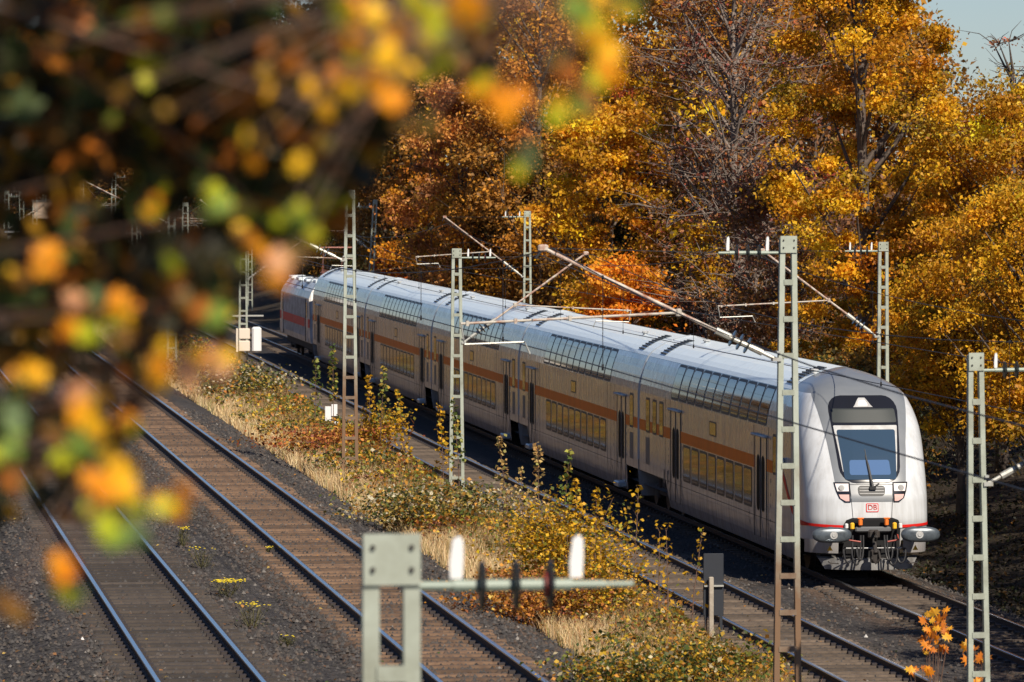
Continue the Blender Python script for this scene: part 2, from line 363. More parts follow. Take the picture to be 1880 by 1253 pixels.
def train_paint(name, col, dirt=(.26,.22,.19), rough=.32, coat=.35, amount=.5, metal=.0, spec=.5):
    m = mat(name, col, rough, metal, spec, coat=coat, coat_rough=.08); n = m.node_tree.nodes; b = n['Principled BSDF']
    tc = N(m,'ShaderNodeTexCoord'); mp = N(m,'ShaderNodeMapping'); mp.inputs['Scale'].default_value = (5,5,.5); L(m, tc.outputs['Object'], mp.inputs[0])
    nz = N(m,'ShaderNodeTexNoise'); nz.inputs['Scale'].default_value=1.1; nz.inputs['Detail'].default_value=8; nz.inputs['Roughness'].default_value=.7; L(m, mp.outputs[0], nz.inputs['Vector'])
    sx = N(m,'ShaderNodeSeparateXYZ'); L(m, tc.outputs['Object'], sx.inputs[0])
    lo = N(m,'ShaderNodeMapRange'); lo.inputs[1].default_value=1.5; lo.inputs[2].default_value=.3; lo.inputs[3].default_value=0; lo.inputs[4].default_value=.55; L(m, sx.outputs[2], lo.inputs[0])
    r = N(m,'ShaderNodeMapRange'); r.inputs[1].default_value=.42; r.inputs[2].default_value=.8; r.inputs[4].default_value=amount; L(m, nz.outputs['Fac'], r.inputs[0])
    s = N(m,'ShaderNodeMath'); s.operation='ADD'; s.use_clamp=True; L(m, lo.outputs[0], s.inputs[0]); L(m, r.outputs[0], s.inputs[1])
    mx = N(m,'ShaderNodeMix'); mx.data_type='RGBA'; L(m, s.outputs[0], mx.inputs[0]); mx.inputs[6].default_value=(*col,1); mx.inputs[7].default_value=(*dirt,1)
    L(m, mx.outputs[2], b.inputs['Base Color'])
    rr = N(m,'ShaderNodeMapRange'); rr.inputs[3].default_value=rough; rr.inputs[4].default_value=.6; L(m, s.outputs[0], rr.inputs[0]); L(m, rr.outputs[0], b.inputs['Roughness'])
    # slight oil-canning of the sheet metal
    nb = N(m,'ShaderNodeTexNoise'); nb.inputs['Scale'].default_value=1.0; mp2 = N(m,'ShaderNodeMapping'); mp2.inputs['Scale'].default_value=(1.6,1,.9); L(m, tc.outputs['Object'], mp2.inputs[0]); L(m, mp2.outputs[0], nb.inputs['Vector'])
    bp = N(m,'ShaderNodeBump'); bp.inputs['Strength'].default_value=.25; bp.inputs['Distance'].default_value=.02; L(m, nb.outputs['Fac'], bp.inputs['Height'])
    L(m, bp.outputs[0], b.inputs['Normal']); L(m, bp.outputs[0], b.inputs['Coat Normal']); return m
SIDE = train_paint('coach_side', (.36,.37,.385), (.20,.17,.15), rough=.22, coat=.5, amount=.75)
def roof_paint():
    m = train_paint('coach_roof', (.74,.84,.89), (.52,.57,.60), .35, .2, .45); b = m.node_tree.nodes['Principled BSDF']
    tc = N(m,'ShaderNodeTexCoord'); w = N(m,'ShaderNodeTexWave'); w.wave_type='BANDS'; w.bands_direction='X'; w.inputs['Scale'].default_value=2.6; L(m, tc.outputs['Object'], w.inputs['Vector'])
    bp = N(m,'ShaderNodeBump'); bp.inputs['Strength'].default_value=.5; bp.inputs['Distance'].default_value=.012; L(m, w.outputs['Fac'], bp.inputs['Height']); L(m, bp.outputs[0], b.inputs['Normal'])
    return m
ROOF = roof_paint()
ROOFTOP = mat('roof_crown', (.10,.085,.08), .7, noise=(2,(.16,.13,.12),.4,.7))
WHITEF = train_paint('front_white', (.56,.58,.60), (.27,.26,.245), .28, .35, .6)
GREYF = mat('front_grey', (.145,.158,.172), .35, coat=.4, noise=(2,(.18,.192,.205),.3,.8))
ORANGES = train_paint('orange_stripe', (.80,.19,.006), (.40,.10,.012), .55, 0., .4, spec=.12)
REDS = train_paint('red_stripe', (.62,.012,.010), (.28,.03,.02), .5, 0., .3, spec=.15)
BLACKP = mat('black_panel', (.012,.012,.014), .12, coat=.5)
RUBBER = mat('rubber', (.018,.018,.02), .55)
DOORG = mat('door_glass', (.006,.007,.009), .6, spec=.03)
GLASS = mat('side_glass', (.010,.010,.012), .05, spec=.55)
UNDER = mat('underframe', (.02,.018,.017), .8, noise=(3,(.04,.03,.025),.4,.7))
DARKG = mat('buffer_grey', (.10,.12,.14), .35, .3, noise=(8,(.05,.06,.07),.4,.7))
PALEG = mat('pale_grey', (.42,.43,.43), .5, noise=(5,(.3,.29,.28),.4,.7))
GREEN_GL = mat('windscreen_glass', (.03,.055,.09), .06, spec=.5, coat=.6, coat_rough=.03)
LENS = mat('lamp_lens', (.75,.68,.66), .12, coat=.8)
PINK = mat('tail_lens', (.62,.40,.36), .15, coat=.8)
YELP = mat('yellow_paint', (.75,.42,.02), .45); ORAP = mat('orange_paint', (.72,.17,.02), .45)
JOINT = mat('gangway_rubber', (.34,.38,.42), .6)

def wall_panel(m, u0, u1, w0, w1, off, nw=2, rnd=0., cu=6):
    """panel that follows the coach side (v from profile) from u0 to u1; rounded corners when rnd > 0"""
    ws = np.linspace(w0, w1, nw)
    if rnd > 0:
        ws = sorted(set([w0, w0+rnd*.3, w0+rnd, w1-rnd, w1-rnd*.3, w1]+list(np.linspace(w0+rnd, w1-rnd, nw))))
    rows = []
    for w in ws:
        e = 0
        if rnd > 0:
            d = min(w-w0, w1-w)
            if d < rnd: e = rnd-math.sqrt(max(0, rnd*rnd-(rnd-d)**2))
        rows.append([(u, hw(w)+off, w) for u in (u0+e, u1-e)])
    m.grid(rows, flip=True); return m

def mesh_panel(name, u0, u1, w0, w1, off, mt, **k):
    m = MB(); wall_panel(m, u0, u1, w0, w1, off, **k); return m.mesh(name, mt, True)

W_UP_F = mesh_panel('frame', -.64, .64, 3.12, 4.02, .004, RUBBER, nw=7, rnd=.10)
W_UP_P = mesh_panel('pane', -.565, .565, 3.185, 3.955, .008, GLASS, nw=7, rnd=.09)
W_LO_F = mesh_panel('frame', -.60, .60, 1.13, 2.06, .004, RUBBER, nw=3, rnd=.09)
W_LO_P = mesh_panel('pane', -.52, .52, 1.19, 2.0, .008, GLASS, nw=3, rnd=.08)
W_EN_F = mesh_panel('frame', -.37, .37, 2.06, 2.99, .004, RUBBER, nw=3, rnd=.07)
W_EN_P = mesh_panel('pane', -.30, .30, 2.12, 2.93, .008, GLASS, nw=3, rnd=.06)
W_SQ_F = mesh_panel('frame', -.55, .55, 2.5, 2.86, .004, RUBBER, nw=2, rnd=.04)
W_SQ_P = mesh_panel('pane', -.46, .46, 2.535, 2.825, .008, mat('brown_glass',(.05,.035,.01),.1,coat=.5), nw=2, rnd=.03)
def window(par, u, f, p, name='window'):
    o = link(name, f, par, (u,0,0)); link('pane', p, o); return o

def door_meshes():
    d = MB(); wall_panel(d, -.80, .80, .52, 2.84, .006, nw=4)
    outl = MB()
    for s_ in (-.81, .81): outl.box((s_, 1.40, 1.68), (.03,.012,2.34))
    outl.box((0,1.402,1.68),(.045,.016,2.32))
    g = MB(); wall_panel(g, -.20, .20, 1.12, 2.42, .012, nw=4, rnd=.17)
    h = MB(); h.box((0,1.435,2.87),(1.9,.10,.05), bev=.015)
    st = MB(); st.box((0,1.42,.42),(.9,.25,.16), bev=.03)
    return d.mesh('door', SIDE), outl.mesh('door_seal', RUBBER), g.mesh('door_window', DOORG), h.mesh('rain_gutter', PALEG), st.mesh('door_step', mat('step_box',(.40,.46,.50),.35,.3))
DM = door_meshes()
def door(par, u, step=True):
    o = link('door', DM[0], par, (u,0,0)); link('door_seal', DM[1], o)
    for e in (-.33,.33): link('door_window', DM[2], o, (e,0,0))
    link('rain_gutter', DM[3], o)
    if step: link('door_step', DM[4], par, (u,0,0))
def grille_mesh():
    m = MB()
    for i in range(9):
        for j in range(4):
            v = 1.0-.088*i; z = float(np.interp(v, PV[::-1], PW[::-1]))
            m.box((-.36+.24*j, v, z+.016), (.20,.062,.03))
    return m.mesh('roof_grille', mat('grille_dark',(.035,.045,.055),.6))
GR = grille_mesh()
def vent_mesh():
    m = MB(); m.lathe((0,0,0),(0,0,.1),[(0,.07),(.6,.07),(.6,.10),(.9,.10),(1,.05)],10); return m.mesh('roof_vent', PALEG)
VENT = vent_mesh()

def bogie_meshes():
    m = MB()
    for s_ in (-1,1):
        m.box((0, s_*1.0, .55), (3.0,.14,.28), bev=.04)
        for e in (-1.25,1.25):
            m.box((e, s_*1.0, .47),(.42,.2,.36), bev=.05); m.lathe((e*.55, s_*1.0,.6),(e*.55,s_*1.0,.95),[(0,.13),(1,.13)],10)
        m.box((0,s_*1.02,.80),(.5,.2,.3),bev=.05)
    m.box((0,0,.6),(1.2,1.8,.3))
    w = MB()
    for s_ in (-1,1):
        w.lathe((0,s_*.80,0),(0,s_*.68,0),[(0,.40),(.0,.46),(.7,.46),(1,.49)],24); w.lathe((0,s_*.87,0),(0,s_*.80,0),[(0,.10),(1,.16)],12)
    w.lathe((0,-.7,0),(0,.7,0),[(0,.09),(1,.09)],10)
    return m.mesh('bogie', UNDER), w.mesh('wheelset', mat('wheel_steel',(.05,.04,.035),.6,.4))
BOG, WHE = bogie_meshes()
def bogie(par, u):
    o = link('bogie', BOG, par, (u,0,0))
    for e in (-1.25,1.25): link('wheelset', WHE, o, (e,0,.46))

def body(par, u0, u1, endcap=True, cut=((-.6,2.25,1.0),(24.3,27.4,1.0))):
    """side shell with wheel cut-outs, roof as its own part"""
    m = MB(); us = sorted(set([u0,u1]+[c for a,b,_ in cut for c in (a-.35,a,b,b+.35)]+list(np.linspace(u0,u1,14))))
    us = [u for u in us if u0 <= u <= u1]
    def low(u):
        for a,b,h in cut:
            if a <= u <= b: return h
            if a-.35 < u < a or b < u < b+.35: return .65
        return .30
    for s_ in (1,-1):
        rows = []
        for u in us:
            lo = low(u); ws = [lo, max(lo,.55)+.001, max(lo,.9)+.002]+[w for w in PW if 1.29 < w < 4.04]
            rows.append([(u, s_*hw(w), w) for w in ws])
        m.grid(rows, flip=(s_ < 0))
    m.grid([[(u,1.28,.62),(u,-1.28,.62)] for u in (u0,u1)])
    for u, fl in ((u0,False),(u1,True)):
        pts = [(u, hw(w), w) for w in PW]+[(u,-hw(w),w) for w in PW[::-1]]
        m.add(pts, [tuple(range(len(pts))) if fl else tuple(range(len(pts)-1,-1,-1))])
    m.build('side_shell', SIDE, par, smooth=False)
    for s_ in (1,): pass
    m = MB(); seg = [(w, v) for w, v in PROF if w >= 4.02]
    line = [(v, w) for w, v in seg]+[(-v, w) for w, v in seg[::-1][1:]]
    m.grid([[(u, v, w+.004) for v, w in line] for u in np.linspace(u0,u1,6)], flip=False)
    m.build('roof_panel', ROOF, par)
    # dark crown strip beyond the ridge
    m = MB(); m.grid([[(u, -v, float(np.interp(v, PV[::-1], PW[::-1]))+.012) for v in (.10,.15,.28,.42,.56,.70,.92,1.05)] for u in (u0+.3,u1-.3)])
    m.build('roof_crown_strip', ROOFTOP, par)

def stripe(par, u0, u1):
    m = MB(); wall_panel(m, u0, u1, 2.085, 2.37, .0025, nw=2); m.build('orange_stripe', ORANGES, par)

def joints(par, us):
    m = MB()
    for u in us: m.box((u,1.3915,1.85),(.018,.003,2.5))
    m.build('panel_joint', RUBBER, par)

def markings(par, us):
    """columns of small data print beside the doors, hatches and lower seam of the body side"""
    rr = random.Random(int(us[0]*10)); m = MB()
    for u in us:
        z = 2.85
        while z > 1.2:
            h = rr.uniform(.03,.10)
            if not 2.05 < z < 2.42: m.box((u, 1.392, z),(.05,.003,h))
            z -= h+rr.uniform(.05,.28)
    o = m.build('data_print', mat_print, par); o['kind'] = 'stuff'
    for u in (us[0]+.05, us[-1]-.02, us[1]+.35):
        q = MB(); wall_panel(q, u-.06, u+.06, .72, 1.02, .003, nw=2); q.build('hatch', mat_print, par)
    q = MB(); q.box((13.3,1.3885,.98),(20.0,.004,.014)); q.build('sill_seam', RUBBER, par)
mat_print = mat('print_grey', (.10,.10,.105), .6)
LEN = 26.55; CAR1 = 26.1
def coach(i, off, label):
    r = thing('double_deck_coach', label, 'rail coach', on_track(off), RZ, 'double-deck coaches of the train')
    body(r, .12, LEN-.12); stripe(r, .12, LEN-.12)
    for k in range(11): window(r, 6.2+k*1.345, W_UP_F, W_UP_P, 'upper_window')
    for k in range(10): window(r, 6.95+k*1.345, W_LO_F, W_LO_P, 'lower_window')
    for u in (1.35, LEN-1.35):
        window(r, u, W_EN_F, W_EN_P, 'end_window')
        m = MB(); wall_panel(m, u-.33, u+.33, 1.22, 1.93, .004, nw=2)
        m.build('side_grille', mat_grille, r)
    window(r, 13.3, W_SQ_F, W_SQ_P, 'route_display')
    for u in (3.3, LEN-3.4): door(r, u)
    for u in (2.0, LEN-2.0): link('roof_grille', GR, r, (u,0,0))
    for u in (5.2, LEN-5.2): link('roof_vent', VENT, r, (u,.45,4.44))
    for u in (2.0, LEN-2.0): bogie(r, u)
    joints(r, (4.6, 5.4, LEN-4.7, LEN-5.3, 6.1)); markings(r, (2.25, 4.85, 6.3, LEN-5.0, LEN-2.2))
    m = MB(); m.box((13.3,0,.45),(12.5,2.2,.4)); m.build('underframe', UNDER, r)
    # gangway hoop in front of this coach
    m = MB(); pts = [(0, hw(w)-.045, w-.03) for w in PW if w > .9]; pts += [(0,-y,z) for _,y,z in pts[::-1]]
    m.tube(pts, .075, 8); m.build('gangway_hoop', JOINT, r)
    return r
mat_grille = mat('side_louvre', (.09,.09,.095), .55)

# ---- driving coach with the streamlined front
def u0f(w): return float(np.interp(w, [.3,.9,1.3,1.8,2.2,2.8,3.3,3.7,4.0,4.2,4.4,4.55],[.35,.12,.0,.05,.20,.52,.84,1.12,1.42,1.80,2.40,3.1]))
LN, NN = 1.15, 3.0
def Ffront(v, w):
    W = max(hw(w), .01); q = min(abs(v)/W, .999)
    return u0f(w)+LN*(1-(1-q**NN)**(1/NN))
def front_panel(rows, off, ncol=13, mt=None, name='panel', par=None, smooth=True, build=True):
    """rows: (w, v_left, v_right) mapped onto the front surface"""
    m = MB(); g = []
    for w, a, b in rows:
        g.append([(Ffront(v, w)-off, v, w) for v in np.linspace(a, b, ncol)])
    m.grid(g, flip=False)
    return m.build(name, mt, par, smooth) if build else m
def rrect(w0, w1, vt, vb, r, n=6):
    """rounded trapezoid rows, half width vb at bottom, vt at top"""
    out = []
    ws = [w0+r*(1-math.cos(a)) for a in np.linspace(0, math.pi/2, n)]+list(np.linspace(w0+r, w1-r, 8)[1:-1])+[w1-r*(1-math.cos(a)) for a in np.linspace(math.pi/2, 0, n)]
    for w in ws:
        h = np.interp(w, [w0,w1],[vb,vt]); d = min(w-w0, w1-w)
        if d < r: h -= r-math.sqrt(max(0, r*r-(r-d)**2))
        out.append((w, h, -h))
    return out

def driving_coach():
    r = thing('driving_coach', 'silver double-deck driving coach leading the train with white and grey rounded nose', 'rail coach', on_track(0), RZ, 'double-deck coaches of the train')
    S0 = 3.7
    body(r, S0, CAR1-.12, cut=((21.3,26.4,1.0),))
    # nose shell
    m = MB(); rows = []
    ws = [.86,.95,1.1]+list(np.arange(1.2,4.0,.075))+[4.03,4.07,4.12,4.17,4.22,4.27,4.32,4.36,4.40,4.44,4.47,4.5,4.53,4.55]
    ph = list(np.linspace(0, math.pi/2, 34)**1.0)
    for w in ws:
        W = hw(w); row = [(S0, W, w)]
        arc = []
        for a in ph:
            v = W*math.sin(a)**(2/NN); u = u0f(w)+LN*(1-max(0,math.cos(a))**(2/NN)); arc.append((min(u,S0), v, w))
        side = arc[::-1]; row += [((S0+side[0][0])/2, W, w)]+side
        row += [(a[0], -a[1], w) for a in arc[1:]]+[((S0+side[0][0])/2,-W,w),(S0,-W,w)]
        rows.append(row)
    m.grid(rows); nc = len(rows[0])-1
    for k in range(len(m.f)):
        if ws[k//nc] >= 4.03: m.mi[k] = 1
    m.build('nose_shell', [WHITEF, GREYF], r, smooth=True)
    # grey sides of the nose behind the white fender
    m = MB(); m.grid([[(u, hw(w)+.006, w) for u in (2.35+.12*(w-2)**2*.4, S0)] for w in np.linspace(.9,3.95,12)], flip=False)
    m.build('cab_side', SIDE, r)
    m = MB(); m.grid([[(u, hw(w)+.002, w) for u in (1.9, S0)] for w in np.linspace(.3,.88,4)])
    m.build('cab_skirt', SIDE, r)
    # grey mask
    mask = [(w, np.interp(w,[1.72,2.15,3.0,3.95,4.12],[.70,.79,.88,1.04,1.01]), -np.interp(w,[1.72,2.15,3.0,3.95,4.12],[.70,.79,.88,1.04,1.01])) for w in list(np.arange(2.10,4.0,.075))+[4.03,4.07,4.12]]
    front_panel(mask, .010, 41, GREYF, 'front_mask', r)
    front_panel([(w, .47, -.47) for w in (1.72,1.8,1.9,2.0,2.10)], .006, 9, GREYF, 'front_mask', r)
    front_panel(rrect(2.12, 4.0, .80, .66, .34), .016, 17, BLACKP, 'windscreen_surround', r)
    front_panel(rrect(2.36, 3.36, .715, .60, .03), .020, 17, PALEG, 'windscreen_frame', r)
    ws_ = front_panel(rrect(2.20, 3.27, .655, .575, .05), .024, 17, GREEN_GL, 'windscreen', r)
    front_panel(rrect(3.42, 3.72, .70, .72, .04), .020, 17, mat('display_panel',(.035,.04,.038),.35), 'destination_display', r)
    # top lamp: trapezoid with clear lens
    front_panel([(3.75,.22,-.22),(3.79,.18,-.18),(3.90,.11,-.11),(3.95,.07,-.07)], .024, 7, PALEG, 'top_lamp_housing', r)
    front_panel([(3.78,.11,-.11),(3.84,.10,-.10),(3.90,.06,-.06)], .03, 5, LENS, 'top_lamp', r)
    # sun blind and desk seen inside the glass
    front_panel(rrect(2.30, 2.62, .44, .46, .05), .027, 9, mat('desk_blue',(.07,.13,.26),.7, spec=.05), 'driver_desk', r)
    # wiper
    m = MB(); a = (Ffront(-.02,2.03)-.06,-.02,2.03); b = (Ffront(.10,3.1)-.06,.13,2.98)
    m.tube([a, ((a[0]+b[0])/2-.03,.04,2.5), b], [.038,.034,.014], 6); m.tube([(Ffront(-.15,2.16)-.06,-.17,2.12), a, (Ffront(.06,2.9)-.05,.08,2.85)], .014, 6); m.box((a[0],a[1],2.02),(.06,.14,.07))
    m.box((b[0]+.3, .085, 2.70),(.03,.06,.5), mtx=Matrix.Identity(4))
    m.build('wiper', RUBBER, r)
    # headlights
    for s_ in (1,-1):
        def hl(e): return [(w, s_*(.50-e), s_*(np.interp(w,[1.73,1.80,1.95,2.12],[.58,.70,.76,.80])+e)) for w in (1.73-e,1.80,1.88,1.95,2.05,2.12+e)]
        g = front_panel(hl(.025), .012, 5, BLACKP, 'headlight', r)
        front_panel([q for q in hl(-.005) if q[0] >= 1.9], .018, 5, LENS, 'headlight_lens', g)
        front_panel([q for q in hl(-.005) if q[0] <= 1.90], .0175, 5, PINK, 'tail_lens', g)
        m = MB(); c = (Ffront(.64,2.02)-.02, s_*.66, 2.02); m.lathe(c,(c[0]-.025,c[1],c[2]),[(0,.07),(1,.055)],14); m.build('reflector', PALEG, g)
    # lower air grille
    front_panel(rrect(1.85, 2.07, .31, .29, .08), .019, 9, RUBBER, 'front_grille', r)
    m = MB()
    for w in (1.90,1.96,2.02): m.grid([[(Ffront(v,w+e)-.028, v, w+e) for v in np.linspace(.27,-.27,9)] for e in (-.005,.006)], flip=False)
    m.build('grille_bar', PALEG, r)
    # hatch joints
    m = MB()
    for s_ in (1,-1):
        m.tube([(Ffront(.46,w)-.006, s_*np.interp(w,[1.35,2.1],[.43,.48]), w) for w in np.linspace(1.36,2.09,8)], .006, 4)
    m.tube([(Ffront(v,2.09)-.006, v, 2.09) for v in np.linspace(-.47,.47,7)], .006, 4)
    m.build('hatch_joint', RUBBER, r)
    # logo plate
    lg = front_panel(rrect(1.495,1.685,.138,.138,.02), .010, 5, REDS, 'logo_border', r)
    front_panel(rrect(1.512,1.668,.121,.121,.014), .013, 5, WHITEF, 'logo_field', lg)
    cu = bpy.data.curves.new('letters','FONT'); cu.body = 'DB'; cu.size = .165; cu.align_x = 'CENTER'; cu.align_y='CENTER'; cu.extrude=.003; cu.offset=.001
    to = bpy.data.objects.new('tmp', cu); C.objects.link(to); dg = bpy.context.evaluated_depsgraph_get()
    me = bpy.data.meshes.new_from_object(to.evaluated_get(dg)); bpy.data.objects.remove(to); me.materials.clear(); me.materials.append(REDS)
    lt = link('logo_letters', me, lg, (Ffront(0,1.6)-.017, 0, 1.592)); lt.rotation_euler = (math.radians(90), 0, math.radians(-90))
    # red line round the nose
    m = MB(); pts = []
    for a in np.linspace(0, math.pi/2, 16):
        W = hw(1.2); v = W*math.sin(a)**(2/NN); w = 1.17+.04*(v/W)**2
        pts.append((u0f(w)+LN*(1-math.cos(a)**(2/NN) if a < math.pi/2 else 1), v, w))
    tail = [(1.6,hw(1.3),1.25),(2.2,1.39,1.42),(2.8,1.39,1.75),(3.2,1.39,2.02),(3.7,1.39,2.22)]
    for s_ in (1,-1):
        P = [p for p in pts if abs(p[1]) > .62]+tail; rr = []
        for k, (u, v, w) in enumerate(P):
            t = Vector(P[min(k+1,len(P)-1)])-Vector(P[max(k-1,0)]); nv = Vector((-1 if v < 1.2 else 0, .35 if v<1.2 else 1, 0)).normalized()
            h = .030+.055*min(1,max(0,(k-8)/8.)) ; off = nv*.014
            if k > len(pts)-6: up = Vector((-t.z,0,t.x)).normalized()*h; up = up if up.z > 0 else -up
            else: up = Vector((0,0,h))
            rr.append([(u+off.x-up.x, s_*(v+off.y), w-up.z),(u+off.x+up.x, s_*(v+off.y), w+up.z)])
        m.grid(rr, flip=(s_ > 0))
    m.build('red_line', REDS, r)
    # lower nose: bumper valance with coupler recess
    m = MB()
    for s_ in (1,-1):
        m = MB(); m.grid([[(Ffront(v,.95)+.02+.35*(.9-w)**2, s_*v, w) for v in np.linspace(.72,1.36,15)] for w in (.58,.65,.75,.88)], flip=(s_ > 0))
        m.build('valance', SIDE, r, True)
    m = MB(); g = []
    for w, h in ((.5,.64),(.9,.64),(1.2,.64),(1.32,.58),(1.37,.45)): g.append([(Ffront(v,max(w,.9))-.012, v, w) for v in np.linspace(h,-h,7)])
    m.grid(g); m.build('coupler_recess', mat('recess_black',(.006,.006,.007),.9), r)
    for s_ in (1,-1):
        m = MB(); m.lathe((.1,s_*.92,1.03),(-.42,s_*.92,1.03),[(0,.15),(.5,.15),(.5,.11),(1,.11)],14)
        # wide buffer plate, slightly domed
        rows = []
        for rr_, uo in ((0,-.53),(.4,-.525),(.75,-.505),(1.0,-.47),(1.0,-.43)):
            rows.append([(uo, s_*.98+.43*rr_*math.copysign(abs(math.cos(a))**.7, math.cos(a)), 1.03+.17*rr_*math.copysign(abs(math.sin(a))**.8, math.sin(a))) for a in np.linspace(0,2*math.pi,25)])
        m.grid(rows); b = m.build('buffer', DARKG, r, True)
        m = MB(); m.lathe((-.515,s_*.95,1.03),(-.545,s_*.95,1.03),[(0,.085),(.5,.085),(.5,.05),(1,.04)],12); m.build('buffer_boss', PALEG, b)
    m = MB(); m.box((-.12,0,1.02),(.2,.26,.2),bev=.04); m.tube([(-.2,0,1.05),(-.42,0,1.10),(-.46,0,.98),(-.38,0,.9)],.035,8); m.lathe((-.15,0,.95),(-.4,0,.62),[(0,.04),(.3,.05),(.6,.05),(1,.04)],8)
    m.tube([(-.38,.07,.66),(-.44,.09,.5),(-.40,0,.40),(-.44,-.09,.5),(-.38,-.07,.66)],.028,6); m.box((-.3,0,.55),(.14,.2,.3),bev=.03)
    m.build('coupling_hook', UNDER, r)
    m = MB(); m.box((-.05,0,1.12),(.14,.8,.12),bev=.03); m.build('headstock', mat('headstock_grey',(.11,.115,.12),.5), r)
    m = MB(); m.tube([(-.18,.62,.72),(-.18,-.62,.72)],.014,6); m.build('uncoupling_rod', PALEG, r)
    for v, cc in ((.60,WHITEP),(.47,YELP),(.29,ORAP),(-.29,ORAP),(-.47,YELP),(-.60,WHITEP)):
        m = MB(); z = 1.28 if cc is ORAP else 1.20
        m.box((-.12,v,z),(.10,.085 if cc is not WHITEP else .07,.15 if cc is not WHITEP else .12),bev=.02)
        if cc is ORAP: m.box((-.14,v,z+.09),(.06,.14,.03),bev=.008)
        m.build('air_cock', cc, r)
    for s_ in (1,-1):
        for k, (va,vb,wl) in enumerate(((.34,.46,.36),(.52,.64,.40),(.27,.36,.46))):
            m = MB(); pts = []
            for t in np.linspace(0,1,13): a = t*math.pi*1.25; pts.append((-.16-.14*math.sin(a*.7), s_*((va+vb)/2-(vb-va)*.9*math.cos(a)), (1.0 if t < .5 else .70)-((1.0 if t < .5 else .70)-wl)*math.sin(min(a,math.pi))**.8-.0*t))
            m.tube(pts,.021,7); m.tube(pts[-2:], .035, 7); m.build('brake_hose', RUBBER, r)
        m = MB(); m.tube([(-.05,s_*.55,1.0),(-.2,s_*.55,.9),(-.2,s_*.30,.86)],.016,6); m.build('red_lever', REDCLAMP, r)
        m = MB(); m.tube([(0,s_*.78,.38),(-.18,s_*.78,.38),(-.18,s_*.98,.40),(0,s_*.98,.42)],.012,5); m.build('foot_step', UNDER, r)
    # snow plough
    m = MB(); rows = []
    for w in (.22,.30,.46,.50): rows.append([(.05+.45*abs(v/1.02)**2+(.12 if w>.46 else 0), v, w) for v in np.linspace(1.13-.16*(.5-w)/.28,-1.13+.16*(.5-w)/.28,15)])
    m.grid(rows); rows = [[(.15+.45*abs(v/1.02)**2, v, .52) for v in np.linspace(1.0,-1.0,15)],[(.9,v,.52) for v in np.linspace(1.0,-1.0,15)]]; m.grid(rows)
    m.build('snow_plough', mat('plough_grey',(.22,.22,.22),.6,noise=(4,(.12,.11,.10),.4,.7)), r)
    for s_ in (1,-1):
        m = MB(); m.add([(-.05,s_*.95-.06,.66),(-.05,s_*.95+.06,.66),(-.05,s_*.95,.77),(-.03,s_*.95-.06,.66),(-.03,s_*.95+.06,.66),(-.03,s_*.95,.77)],[(0,2,1),(3,4,5),(0,1,4,3),(1,2,5,4),(2,0,3,5)]); m.build('warning_sign', YELP, r)
    # side features
    stripe(r, S0, CAR1-.12)
    for k in range(11): window(r, 6.35+k*1.34, W_UP_F, W_UP_P, 'upper_window')
    for k in range(8): window(r, 8.27+k*1.34, W_LO_F, W_LO_P, 'lower_window')
    for u in (22.0,23.2,24.4): window(r, u, W_EN_F, W_EN_P, 'end_window')
    window(r, 4.45, W_EN_F, W_EN_P, 'cab_window')
    window(r, 13.5, W_SQ_F, W_SQ_P, 'route_display')
    for u in (6.45,19.5): door(r, u, step=False)
    m = MB(); wall_panel(m, 24.1, 24.8, 1.22, 1.93, .004, nw=2); m.build('side_grille', mat_grille, r)
    for u in (20.9,21.5):
        m = MB(); wall_panel(m, u-.1, u+.1, .9, 1.25, .004, nw=2); m.build('side_vent', mat_grille, r)
    m = MB(); m.box((3.3,1.47,2.45),(.22,.16,.14),bev=.03); m.box((3.3,1.40,2.45),(.06,.1,.05)); m.build('side_mirror', mat('mirror_blue',(.35,.42,.5),.2,.5), r)
    for u in (4.6,CAR1-2.0): link('roof_grille', GR, r, (u,0,0))
    link('roof_vent', VENT, r, (3.9,.6,4.40)); link('roof_vent', VENT, r, (22,.2,4.50))
    for u in (4.9,CAR1-2.7): bogie(r, u)
    m = MB(); m.box((13,0,.45),(11.5,2.2,.4)); m.build('underframe', UNDER, r)
    joints(r, (5.4,7.45,18.5,20.5,21.3)); markings(r, (5.1,7.7,18.35,20.75))
    return r
driving_coach()
LBL = ['silver double-deck coach coupled directly behind the driving coach', 'silver double-deck coach behind the central mast, third vehicle from the nose',
       'silver double-deck coach fourth from the nose, well behind the central mast', 'silver double-deck coach coupled to the locomotive at the far end of the train']
u = CAR1
for i in range(4):
    coach(i, u, LBL[i]); u += LEN

